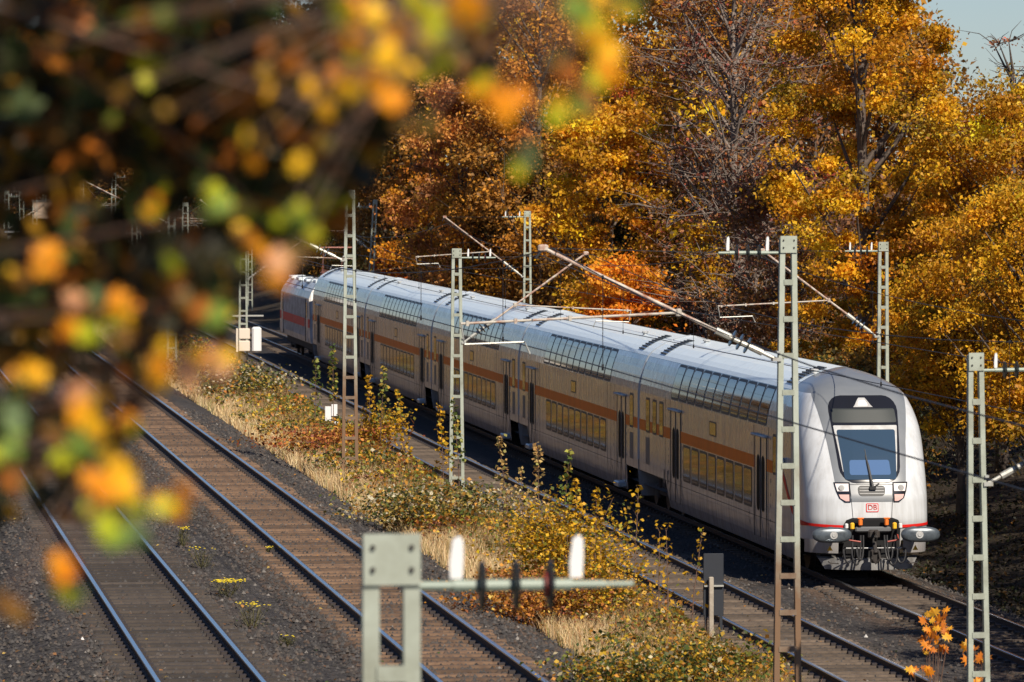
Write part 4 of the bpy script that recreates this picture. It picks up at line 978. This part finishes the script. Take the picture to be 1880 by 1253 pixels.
# maple sprig, near
def maple_leaf_mesh(col, nm='maple_leaf'):
    P = [(0,-.5),(.09,-.12),(.34,-.30),(.28,-.10),(.55,-.02),(.38,.10),(.46,.34),(.20,.24),(.0,.56),(-.20,.24),(-.46,.34),(-.38,.10),(-.55,-.02),(-.28,-.10),(-.34,-.30),(-.09,-.12)]
    vs = [(0,0,.03)]+[(x,y,-.10*abs(x)+.05*y) for x,y in P]; fs = [(0,i+1,(i+1)%16+1) for i in range(16)]
    me = bpy.data.meshes.new(nm); me.from_pydata(vs,[],fs); a = me.color_attributes.new('tint','FLOAT_COLOR','POINT')
    a.data.foreach_set('color', [c for v in vs for c in (*[q*(.8+.4*random.random()) for q in col],1)]); me.materials.append(LEAF_NEAR); return me
MOR = [maple_leaf_mesh(c) for c in ((.80,.30,.02),(.72,.22,.015),(.80,.40,.03),(.55,.16,.015))]
def maple(label, px, py, Y, spots, sz=.19):
    b = at(px, py, Y); zb = gz(b.x, Y); t = thing('maple_sapling', label, 'sapling', (b.x, Y, zb), 0, None)
    m = MB(); r = random.Random(px)
    for (x,y) in spots:
        q = at(x, y, Y+r.uniform(-.2,.2))-Vector((b.x,Y,zb)); m.tube([(0,0,0),(q.x*.3,q.y*.5,q.z*.6),tuple(q)],[.01,.006,.003],4)
    m.build('stem', TWIG, t)
    for (x,y) in spots:
        for k in range(2):
            q = at(x+r.uniform(-9,9), y+r.uniform(-9,9), Y+r.uniform(-.25,.25))-Vector((b.x,Y,zb)); o = link('leaf', MOR[r.randrange(4)], t, q); s_ = sz*r.uniform(.65,1.1); o.scale = (s_,s_,s_)
            o.rotation_euler = (r.uniform(.5,1.8), r.uniform(-.6,.6), r.uniform(-1.2,1.2))
maple('bright orange maple leaves on a thin stem in the lower right corner', 1715, 1253, 78, [(1705,1135),(1715,1130),(1730,1128),(1700,1150),(1722,1148),(1738,1150),(1705,1168),(1718,1165),(1732,1160),(1742,1170),(1700,1185),(1715,1182),(1728,1186),(1740,1190),(1707,1195)])
maple('small cluster of orange maple leaves in front of the foot of the right mast', 1795, 1253, 72, [(1778,1190),(1792,1188),(1776,1208),(1806,1205),(1809,1215)])
maple('few orange maple leaves at the bottom edge beside the rail', 1690, 1253, 74, [(1680,1225),(1697,1222),(1712,1230),(1672,1232),(1790,1245)], .16)

# flowering weeds between the two left tracks
FL = mat('yellow_flower', (.72,.55,.02), .6)
def ragwort(label, px, py, h, w, nf):
    s = None; 
    Y = 75.8
    for _ in range(12):    # distance where the ground meets this line of sight
        Y = CAMZ*0+ (CAMZ-gz(at(px,py,Y).x, Y))*FPX/(py-HOR)
    b = at(px, py, Y); r = np.random.default_rng(px); t = thing('flowering_weed', label, 'weed', (b.x, Y, gz(b.x,Y)), 0, 'yellow-flowered weeds between the left tracks')
    m = MB(); f = MB()
    for k in range(26):
        a = r.random()*6.28; q = w*.5*r.random()**.5; z = h*(.6+.4*r.random()); m.tube([(q*.2*math.cos(a),q*.2*math.sin(a),0),(q*math.cos(a),q*math.sin(a),z)],[.005,.003],3)
    for k in range(nf):
        a = r.random()*6.28; q = w*.5*r.random()**.5; z = h*(.85+.2*r.random()); f.lathe((q*math.cos(a),q*math.sin(a),z),(q*math.cos(a),q*math.sin(a),z+.012),[(0,.008),(.5,.022),(1,.010)],6)
    m.build('stem', mat('weed_stem',(.09,.08,.03),.8), t); f.build('flower', FL, t)
    n = 260; c = r.normal(size=(n,3))*[w*.22,w*.22,0]+[0,0,1]*(r.random((n,1))*h*.85)
    link('foliage', leaf_mesh('foliage', c, .035*(.6+.8*r.random(n)), pick([(3,(.06,.065,.025)),(2,(.10,.085,.035))], n, r, .3), r, aspect=.4), t)
ragwort('small yellow-flowered weed nearest the blurred leaves, the farthest of its row', 335, 1005, .38, .30, 22)
ragwort('dark weed with a few yellow flowers, second of its row from the top', 370, 1045, .40, .55, 12)
ragwort('weed with the densest yellow flower head in its row', 418, 1098, .30, .62, 95)
ragwort('weed with scattered yellow flowers, nearest of its row', 462, 1155, .42, .62, 30)
ragwort('tiny yellowing weed beside the brown track', 495, 1020, .15, .18, 9)
ragwort('small orange-yellow weed on the dark ballast at the bottom', 525, 1188, .16, .3, 5)
# leaf litter scattered on ballast
def litter():
    r = np.random.default_rng(77); n = 1100; Y = 64+80*r.random(n)**1.5; X = T4(Y)-6+r.random(n)*22; Z = ground_z(X, Y)+.05
    me = leaf_mesh('fallen_leaves', np.stack([X,Y,Z],1), .05+.04*r.random(n), pick([(3,(.42,.2,.05)),(2,(.5,.35,.1)),(2,(.25,.12,.05)),(1,(.08,.12,.03))], n, r, .3), r, up=1.5, aspect=.8)
    tag(link('fallen_leaves', me), 'scattered fallen leaves on the ballast of the tracks', 'fallen leaves', kind='stuff')
    n = 26000; Y = 62+90*r.random(n); X = T4(Y)-12+r.random(n)*8.6; k = r.random(n) < np.clip(noise2(X,Y,1.6,91)*1.6-.55,0,1); X, Y = X[k], Y[k]; n = len(X)
    me = leaf_mesh('weeds', np.stack([X,Y,ground_z(X,Y)+.12*r.random(n)],1), .05+.04*r.random(n), pick([(3,(.06,.075,.025)),(2,(.2,.12,.04)),(1,(.35,.24,.04))], n, r, .3), r, up=.6, aspect=.6)
    tag(link('weeds', me), 'patchy low weeds in the lower left corner beside the leftmost track', 'weeds', kind='stuff')
litter()
# shaded grass and plants along the right of the train's track
def right_verge():
    r = np.random.default_rng(78); n = 60000; Y = 70+200*r.random(n)**1.4; X = T1(Y)+2.9+r.random(n)**1.2*9; Z = ground_z(X, Y)
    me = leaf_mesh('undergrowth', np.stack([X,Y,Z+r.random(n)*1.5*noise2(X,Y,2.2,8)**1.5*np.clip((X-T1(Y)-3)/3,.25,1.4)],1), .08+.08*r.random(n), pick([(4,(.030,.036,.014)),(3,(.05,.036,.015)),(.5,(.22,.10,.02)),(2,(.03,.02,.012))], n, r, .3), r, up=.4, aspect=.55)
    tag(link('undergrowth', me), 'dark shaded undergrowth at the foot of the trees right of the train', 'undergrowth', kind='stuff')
right_verge()

# ------------------------------------------------------------------ trees
def tree_meshes(seed, H, R, pal, nleaf, leaf, z0=.12, nlimb=16, bark=None, twigs=0, spread=.16, shape=.5, clumps=70, zmax=None):
    """returns trunk mesh and crown mesh, foot at the origin"""
    r = np.random.default_rng(seed); m = MB()
    bend = r.normal(size=(4,2))*R*.05; tp = []
    for k in range(6):
        t = k/5; tp.append((bend[min(k,3)][0]*t, bend[min(k,3)][1]*t, H*.9*t))
    rad = [H*.014*(1-.9*k/5)+.012 for k in range(6)]; rad[0] *= 1.35
    m.tube(tp, rad, 7)
    def trunk(z): t = min(z/(H*.9),1)*5; i = min(int(t),4); f = t-i; return Vector(tp[i])*(1-f)+Vector(tp[i+1])*f
    # clump centres spread through an uneven crown
    cs = []; 
    while len(cs) < clumps:
        z = z0+(1-z0)*r.random(); a = r.random()*6.28
        env = math.sin(math.pi*min(1,(z-z0)/(1-z0)*.80+.13))**shape*(.78+.22*math.sin(3*a+seed)*math.cos(5*z*3+seed))
        q = env*R*r.random()**.42; cs.append((q*math.cos(a), q*math.sin(a), z*H))
    cs = np.array(cs)
    for c in cs[:nlimb*3]:
        q = math.hypot(c[0],c[1]); st = trunk(max(.06*H, c[2]-q*.9-.05*H)); mid = (st+Vector(c))/2+Vector((0,0,-.06*q)); k = .0062*H*(.4+.6*r.random())
        m.tube([st, mid, Vector(c)], [k, k*.6, .015], 4, cap=False)
    for k in range(twigs):
        c = cs[r.integers(len(cs))]; d = Vector(r.normal(size=3)*[.30*R,.30*R,.22*R]); d.z = abs(d.z)*.9; a = Vector(c); mid = a+d*.5+Vector(r.normal(size=3))*.12
        m.tube([a, mid, a+d],[.022,.014,.006],3,cap=False)
    w = .5+r.random(len(cs)); w /= w.sum(); ci = r.choice(len(cs), nleaf, p=w)
    sp_ = (.55+.9*r.random(len(cs)))[ci][:,None]; p = cs[ci]+r.normal(size=(nleaf,3))*(R*spread)*sp_*[1,1,.62]
    if zmax: k_ = p[:,2] < zmax; p = p[k_]; ci = ci[k_]
    n = len(p); col = pick(pal, n, r, .25)
    cc = pick(pal, len(cs), r, .30)[ci[:n]]; col = col*.5+cc*.5
    hue = 1+.28*np.sin(ci*7.7)[:n,None]*np.array([.7,1.0,.6]); col = np.clip(col*hue, .004, .9)
    return m.mesh('trunk', bark or BARK, True), leaf_mesh('crown', p, leaf*(.55+.9*r.random(n)), col, r, up=.1, aspect=.7)
def plant(name, label, meshes, X, Y, rz=0, sc=(1,1,1), group=None, cat='tree', z=None):
    t = thing(name, label, cat, (X, Y, (gz(X,Y) if z is None else z)-.1), rz, group); t.scale = sc
    link('trunk', meshes[0], t); link('crown', meshes[1], t); return t
def tr(name, label, px, Y, H, R, pal, n, leaf, seed, **k):
    X = (px-940)/FPX*Y; return plant(name, label, tree_meshes(seed, H, R, pal, n, leaf, **k), X, Y)
tr('golden_oak','tall golden oak with dark branches filling the upper right of the photo', 1585, 150, 19, 3.4, GOLD, 95000, .112, 1, clumps=300, spread=.07, z0=.10, zmax=16.5)
tr('golden_oak','lower golden oak beside the right edge, sky above it', 1840, 146, 10.9, 3.3, GOLD, 52000, .108, 2, clumps=130, spread=.09, z0=.16)
tr('golden_oak','small golden tree low behind the right side of the train nose', 1765, 136, 7.9, 2.6, GOLD, 30000, .10, 3, clumps=90, spread=.10, z0=.32)
tr('golden_oak','golden shrubby tree beyond the mast at the right edge', 1900, 131, 8.6, 2.6, GOLD, 28000, .10, 4, clumps=80, spread=.10, z0=.3)
tr('rust_tree','half bare reddish brown tree with many thin twigs left of the golden oak', 1350, 166, 16.5, 2.9, RUST, 15000, .11, 5, clumps=190, spread=.13, twigs=1500, nlimb=44, bark=GREYB, z0=.14, zmax=15)
tr('rust_tree','reddish twiggy tree with a few golden leaves in the upper middle', 1265, 224, 18.5, 3.6, fit(RUST, [(9,(.62,.28,.02)),(4,(.5,.2,.03))]), 28000, .13, 6, clumps=170, spread=.10, twigs=500, z0=.2, zmax=15.5, bark=GREYB)
tr('yellow_maple','golden yellow maple in the middle of the photo above the long bracket', 1122, 210, 11.6, 3.5, fit(AMBER, YELLOW), 34000, .15, 7, clumps=130, spread=.09, z0=.2)
tr('orange_maple','small bright orange maple right behind the train roof', 1150, 182, 6.6, 2.1, ORANGE, 20000, .14, 8, clumps=70, spread=.13, z0=.2)
tr('yellow_sapling','small bright yellow sapling in front of the reddish twiggy tree', 1300, 166, 7.9, .95, YELLOW, 2600, .13, 9, clumps=26, spread=.24, z0=.72)
tr('brown_oak','tall brown and orange oak behind the blurred leaves at the top centre', 985, 232, 18.5, 4.2, fit(BROWN, [(8,(.60,.24,.03))]), 30000, .17, 10, clumps=130, spread=.13, twigs=160, zmax=16.5)
tr('peach_tree','orange and peach coloured tree left of the centre with drooping leaves', 845, 237, 13.8, 3.8, PEACH, 26000, .18, 11, clumps=90, spread=.09, z0=.2, twigs=150)
tr('peach_tree','smaller amber tree in front of the peach coloured tree', 790, 253, 10.0, 2.6, AMBER, 14000, .17, 12, clumps=60, spread=.14, z0=.2)
tr('dark_oak','dark brown oak above the far coaches, behind the peach tree', 730, 276, 14.5, 4.0, BROWN, 22000, .2, 13, clumps=90, spread=.14)
tr('red_shrub','small red maple just above the roof of the far coaches', 712, 273, 5.4, 1.5, RED, 3600, .16, 14, clumps=26, spread=.2, z0=.3)
tr('amber_tree','low amber tree between the peach tree and the yellow maple', 925, 234, 9.3, 2.8, fit(AMBER, BROWN), 18000, .15, 15, clumps=70, spread=.14, z0=.15)
tr('rust_tree','brown twiggy thicket tree behind the driving coach roof', 1450, 158, 9.5, 2.9, fit(RUST, BROWN), 18000, .13, 16, clumps=90, spread=.14, twigs=260, z0=.1)
tr('green_tree','green and brown low tree behind the mast near the train front', 1560, 140, 5.0, 2.3, [(3,(.09,.09,.025)),(3,(.3,.14,.02)),(2,(.05,.045,.02)),(1,(.45,.2,.02))], 14000, .12, 17, clumps=60, spread=.16, z0=.1)
tr('bare_tree','bare thin branched tree reaching into the sky at the upper right corner', 1862, 168, 11.6, 1.8, RUST, 900, .12, 18, clumps=60, spread=.1, twigs=260, nlimb=20, z0=.3)

# back rows share meshes
BK = [tree_meshes(100+i, 15, 4.6, p, 14000, .23, clumps=90, spread=.13) for i, p in enumerate((BROWN, DARK, fit(AMBER,BROWN), EVERG, fit(RUST,BROWN), GOLD))]
KN = ['brown oak','dark tree','amber tree','evergreen tree','rusty tree','golden tree']
r5 = np.random.default_rng(55); cnt = 0
def back(px, Y, H, kind, label=None, wide=1.0, group='trees of the wood beyond the railway'):
    while (px-940)/FPX*Y < T1(Y)+6.5: Y += 3
    X = (px-940)/FPX*Y; s = H/15
    return plant(KN[kind].replace(' ','_'), label or (KN[kind]+' in the wood beyond the railway'), BK[kind], X, Y, float(r5.random()*6.28), (s*wide,s*wide,s), group)
for px, Y, H, k in [(1700,215,8.5,0),(1790,230,8,4),(1880,220,7.5,0),(1960,200,8,4),(1490,205,18,5),(1440,215,18,2),(1330,225,18,5),(1230,235,19,5),(1120,245,20,5),(1020,250,19,2),(920,260,19,2),(830,275,17,0),(1480,190,13,4),(1620,195,13,0),(1380,205,10,1),(1180,215,9,1),(1060,225,9,0),(1290,215,9,4),
                    (760,300,17.5,1),(700,320,18,3),(640,345,19,1),(590,370,19.5,3),(540,395,18,1),(660,300,12,0),(600,330,11,1),(520,370,13,3),(870,240,8,1),(960,228,9,1),(560,300,8,1),(480,420,20,3),(430,450,19.5,1),(1740,165,5.5,1),(1850,160,5.5,1),(1660,160,5.5,1),(1920,150,4.5,1),(1420,185,6,1),(1530,168,6,1),(1900,185,8,4)]:
    zone = [(520,'above the locomotive'),(600,'above the last coach'),(680,'left of the peach tree'),(760,'behind the peach tree'),(880,'right of the peach tree'),(960,'above the mid mast'),(1050,'left of the yellow maple'),(1150,'over the yellow maple'),(1260,'over the yellow sapling'),(1360,'behind the reddish twiggy tree'),(1460,'above the driving coach'),(1580,'left of the great oak'),(1680,'right behind the great oak'),(1780,'right of the great oak'),(1860,'near the right edge'),(9999,'at the very right edge')]
    wz = next(z for q, z in zone if px < q)
    back(px, Y, H, k, ('tall ' if H > 16 else 'low ' if H < 9 else '')+KN[k]+' of the wood, '+wz+(', farthest back' if Y > 250 else ', close behind the front row' if Y < 195 else ', in the second row'))
for i, px in enumerate(range(-60, 420, 42)):
    for j, (Y, H) in enumerate(((560, 21), (640, 27))):
        back(px+17*j, Y+10*float(r5.normal()), H*(.92+.14*float(r5.random())), [1,3,1,0,3,4][(i+j*2)%6], 'dark tall tree of the distant wood behind the rail yard', 1.5, 'trees of the distant wood at the left')
for i, px in enumerate(range(-40, 440, 60)):
    back(px, 520+8*(i%3), 9, [0,1,4][i%3], 'low shrubby tree at the edge of the distant rail yard', 1.4, 'low trees at the edge of the rail yard')
# trees just outside the view on the right: they throw the shade on the lower right corner
for X, Y, H, k in [(13.4,86,9,5),(13.0,92,9,0),(13.0,97,9.5,5),(13.7,101.5,9,2),(14.2,106,8,0),(14.3,112,7,1),(14.3,117.5,7.5,1),(15,122.5,8,3),(16,128,8,1),(17,134,9,3),(17.5,110,8,1)]:
    s = H/15; plant('wayside_tree', 'leafy tree beside the railway just right of the view', BK[k], X, Y, X, (s*.9,s*.9,s), 'trees beside the railway right of the view')
# the row across the line on the left, mirrored in the coach windows
for i, Y in enumerate(range(70, 340, 11)):
    s = (13+3.5*float(r5.random()))/15; plant('wayside_tree', 'autumn tree on the far left of the line, mirrored in the coach windows', BK[[0,1,0,4][i%4]], T4(Y)-17-5*(i%2), Y, i, (s,s,s), 'trees left of the line')

# ------------------------------------------------------------------ overhanging tree near the camera
def overhang():
    t = thing('overhanging_tree', 'autumn tree in front of the camera with large blurred orange and green leaves', 'tree', (-2.9, 10.5, -.5), 0)
    base = Vector((-2.9,10.5,-.5)); r = random.Random(5)
    m = MB(); m.tube([(0,0,0),(.05,0,4),(0,.05,7.5),(-.05,0,10.5),(0,0,13)],[.20,.17,.14,.09,.05],10); m.build('trunk', BARK, t, True)
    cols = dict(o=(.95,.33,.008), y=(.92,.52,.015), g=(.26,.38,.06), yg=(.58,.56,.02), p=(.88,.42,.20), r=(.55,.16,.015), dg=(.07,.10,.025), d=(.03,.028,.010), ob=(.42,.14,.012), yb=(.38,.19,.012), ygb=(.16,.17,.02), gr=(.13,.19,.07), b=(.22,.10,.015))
    LM = {k: [maple_leaf_mesh(c, 'leaf') for _ in range(2)] for k, c in cols.items()}
    ends = []; cnt = 0
    def leaf(px, py, Y, size, key):
        nonlocal cnt
        p = at(px, py, Y); o = link('leaf', LM[key][cnt%2], t, p-base); s_ = size/FPX*Y; o.scale = (s_,s_,s_); cnt += 1
        o.rotation_euler = (1.2+r.uniform(-.5,.5), r.uniform(-3.1,3.1), r.uniform(-.6,.6)); return p
    NEAR = [(880,150,80,'o'),(905,172,80,'o'),(932,200,78,'o'),(1108,100,70,'y'),(1112,135,75,'o'),(1100,150,55,'yg'),(1085,60,80,'yg'),(1065,15,85,'g'),(1150,5,70,'dg'),(1120,-5,80,'dg'),(960,275,60,'gr'),(965,305,65,'gr'),(1030,195,70,'yg'),(1060,205,55,'g'),(1040,128,55,'r'),(1085,190,50,'r'),
      (845,25,95,'o'),(800,35,90,'o'),(770,15,80,'yg'),(735,45,90,'o'),(690,40,85,'y'),(640,20,85,'o'),(640,60,85,'r'),(665,90,75,'o'),(720,100,70,'y'),(790,80,80,'yg'),(830,100,75,'dg'),(810,60,70,'gr'),(650,150,85,'b'),(700,150,75,'o'),(705,185,60,'o'),(600,100,80,'dg'),(745,220,55,'b'),(785,225,60,'b'),(740,140,70,'y'),(735,175,60,'o'),
      (500,470,85,'p'),(520,490,75,'p'),(470,455,60,'o'),(505,515,60,'o'),(565,435,60,'yg'),(560,470,55,'p'),(555,395,60,'g'),(525,400,50,'yg'),
      (392,665,80,'p'),(345,690,70,'p'),(415,672,60,'p'),(360,660,60,'o'),(300,682,75,'o'),(275,695,65,'y'),(310,650,60,'b'),(222,590,75,'y'),(225,560,70,'o'),(222,620,65,'b'),(395,590,75,'g'),(378,575,60,'dg'),(170,540,60,'gr'),(145,565,65,'p'),(130,590,65,'o'),(165,605,60,'yg'),(345,560,60,'b'),(365,575,55,'r'),
      (50,700,80,'o'),(75,690,75,'y'),(30,710,60,'o'),(10,760,85,'gr'),(20,810,70,'g'),(150,725,85,'p'),(140,760,80,'o'),(165,790,75,'y'),(175,720,60,'y'),(130,830,80,'yg'),(160,815,75,'g'),(110,800,60,'b'),(185,835,65,'y'),(225,790,60,'b'),(232,770,55,'o'),
      (215,870,80,'y'),(235,895,75,'y'),(200,905,75,'o'),(170,885,80,'o'),(240,930,60,'yg'),(175,930,65,'b'),(325,920,60,'o'),(300,922,60,'o'),(225,985,80,'g'),(245,1000,70,'gr'),(205,975,70,'yg'),(115,1035,80,'o'),(112,1065,80,'r'),(120,1088,75,'yg'),(30,1120,65,'b'),(8,850,75,'b'),(20,880,60,'r'),(5,1100,60,'b'),(10,930,60,'d'),
      (90,470,65,'o'),(75,485,55,'o'),(30,500,60,'b'),(405,365,65,'g'),(395,380,60,'g'),(375,350,50,'yg'),(270,375,45,'o'),(520,240,60,'o'),(590,265,65,'yg'),(600,270,50,'y'),(545,285,55,'y'),(480,285,60,'o'),(455,260,55,'y'),(320,205,55,'y'),(355,225,50,'r'),(225,160,55,'y'),(260,160,45,'yg'),(190,225,50,'yg'),(270,45,70,'y'),(230,30,80,'g'),(200,60,70,'dg'),(290,30,60,'yg'),
      (95,85,60,'b'),(75,95,55,'r'),(480,80,60,'o'),(500,145,65,'y'),(520,125,55,'o'),(495,180,70,'y'),(555,130,60,'o'),(560,170,65,'y'),(575,150,60,'b'),(600,190,70,'y'),(620,150,70,'o'),(510,510,50,'b'),(450,430,60,'b'),(430,500,60,'d'),(380,470,70,'d'),(330,470,75,'d')]
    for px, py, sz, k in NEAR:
        shade_tint = px < 640 and py < 320  # upper left leaves get darker copies of their colours, painted shade
        for e in range(1 if shade_tint else 6 if (py < 135 and px > 600) else 3): leaf(px+r.uniform(-16,16), py+r.uniform(-16,16), r.uniform(6.6,8.6), sz*r.uniform(.5,.85), (({'o':'ob','y':'yb','yg':'ygb'}.get(k,k) if r.random() < .6 else k) if shade_tint else k) if e < 2 else r.choice([k,'b','yg','dg','y']))
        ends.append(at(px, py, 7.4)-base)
    # smaller leaves farther back in the same crown, shade put into darker colours
    def hole(x, y): return (x < 118 and y < 78 and (x*.37+y) % 41 > 9) or (405 < x < 590 and y < 62) or (235 < x < 262 and 80 < y < 110)
    def dens(x, y):
        if hole(x, y): return .10
        lim = 520 if x < 420 else 520-(x-420)*.55 if x < 620 else 410-(x-620)*1.9
        if x > 440 and y > 425: return 0
        if y < min(lim, 560): return 1.0 if x < 640 else .75
        if y < 130 and x < 900: return .5
        if y < 620 and x < 400 : return .30
        if y < 950 and x < 260-(y-620)*.1: return .16
        return 0
    dens0 = lambda x, y: 1.0 if (y < 500-.55*abs(x-250)-(0 if x < 330 else .35*(x-330)) and not (x < 125 and y < 85) and not (400 < x < 600 and y < 75)) else (.35 if y < 560-.5*max(0,x-380) and x < 560 and y > 480 else (.45 if y < 120 and 600 < x < 900 else (.12 if y < 320 and x < 780 else 0)))
    P = []; K = []; S = []; tries = 0
    while len(P) < 5200 and tries < 200000:
        tries += 1; x = r.uniform(-120, 930); y = r.uniform(-90, 960)
        if r.random() > dens(x, y): continue
        if 300 < y < 450 and x < 400 and (math.sin(x*.035+1)+math.sin(y*.05+x*.02) > -.2) and r.random() < .93: continue
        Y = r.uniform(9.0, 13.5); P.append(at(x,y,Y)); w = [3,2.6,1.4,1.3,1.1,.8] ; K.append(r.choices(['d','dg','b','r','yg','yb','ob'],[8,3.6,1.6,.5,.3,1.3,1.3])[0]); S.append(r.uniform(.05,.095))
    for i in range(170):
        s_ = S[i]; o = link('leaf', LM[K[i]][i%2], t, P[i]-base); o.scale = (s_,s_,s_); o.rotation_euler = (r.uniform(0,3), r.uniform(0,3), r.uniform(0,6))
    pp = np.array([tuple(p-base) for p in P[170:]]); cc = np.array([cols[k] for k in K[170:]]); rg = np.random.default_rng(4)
    tpl = np.array([v.co[:] for v in LM['d'][0].vertices]); fcs = np.array([p.vertices[:] for p in LM['d'][0].polygons]); n = len(pp)
    q = rg.normal(size=(n,4)); q /= np.linalg.norm(q, axis=1, keepdims=True); w_,x_,y_,z_ = q.T
    Rm = np.stack([1-2*(y_*y_+z_*z_),2*(x_*y_-z_*w_),2*(x_*z_+y_*w_),2*(x_*y_+z_*w_),1-2*(x_*x_+z_*z_),2*(y_*z_-x_*w_),2*(x_*z_-y_*w_),2*(y_*z_+x_*w_),1-2*(x_*x_+y_*y_)],1).reshape(n,3,3)
    V = np.einsum('nij,kj->nki', Rm, tpl)*np.array(S[170:])[:,None,None]+pp[:,None]
    F = (fcs[None]+np.arange(n)[:,None,None]*len(tpl)).reshape(-1,3)
    me = bpy.data.meshes.new('far_leaves'); me.from_pydata(V.reshape(-1,3).tolist(), [], F.tolist()); at_ = me.color_attributes.new('tint','FLOAT_COLOR','POINT')
    c4 = np.ones((n,len(tpl),4)); c4[:,:,:3] = cc[:,None]; at_.data.foreach_set('color', c4.reshape(-1)); me.materials.append(LEAF_NEAR)
    o = link('far_leaves', me, t); o['kind'] = 'stuff'
    nc_ = 9000; px_ = rg.uniform(-1.25,1.0,nc_); py_ = rg.uniform(7.0,13.6,nc_); pz_ = rg.uniform(10.15,11.4,nc_)  # leaf layer above the view, added to shade the leaves below
    keep = noise2(px_, py_, .45, 12) > .20
    pu = np.stack([px_,py_,pz_],1)[keep]-np.array(base[:]); o = link('shade_leaves', leaf_mesh('shade_leaves', pu, .09*(.7+.6*rg.random(len(pu))), pick([(3,(.30,.14,.02)),(3,(.10,.11,.03)),(2,(.5,.25,.02))], len(pu), rg, .2), rg, up=.5, aspect=.85, m=LEAF), t); o['kind'] = 'stuff'
    # branches and twigs
    m = MB(); hubs = []
    for k, (px, py, Y) in enumerate([(60,-90,9),(250,-70,8.6),(430,110,8.2),(620,30,8),(820,-20,7.8),(1050,-80,7.6),(120,330,9),(150,560,8.6),(90,740,8),(190,820,7.8),(330,560,8),(470,380,8),(600,200,8),(-60,900,8)]):
        hubs.append(at(px,py,Y)-base)
    root = Vector((0,0,10.2)); low = Vector((.02,0,8.8))
    for h in hubs:
        s_ = root if h.z > 9.4 else low; m.tube([s_, (s_+h)/2+Vector((0,0,.06)), h],[.012,.007,.003],6)
    for e in ends:
        h = min(hubs, key=lambda q: (q-e).length); m.tube([h, (h+e)/2+Vector((0,0,.02)), e],[.002,.0015,.001],4)
    m.build('branch', TWIG, t)
overhang()
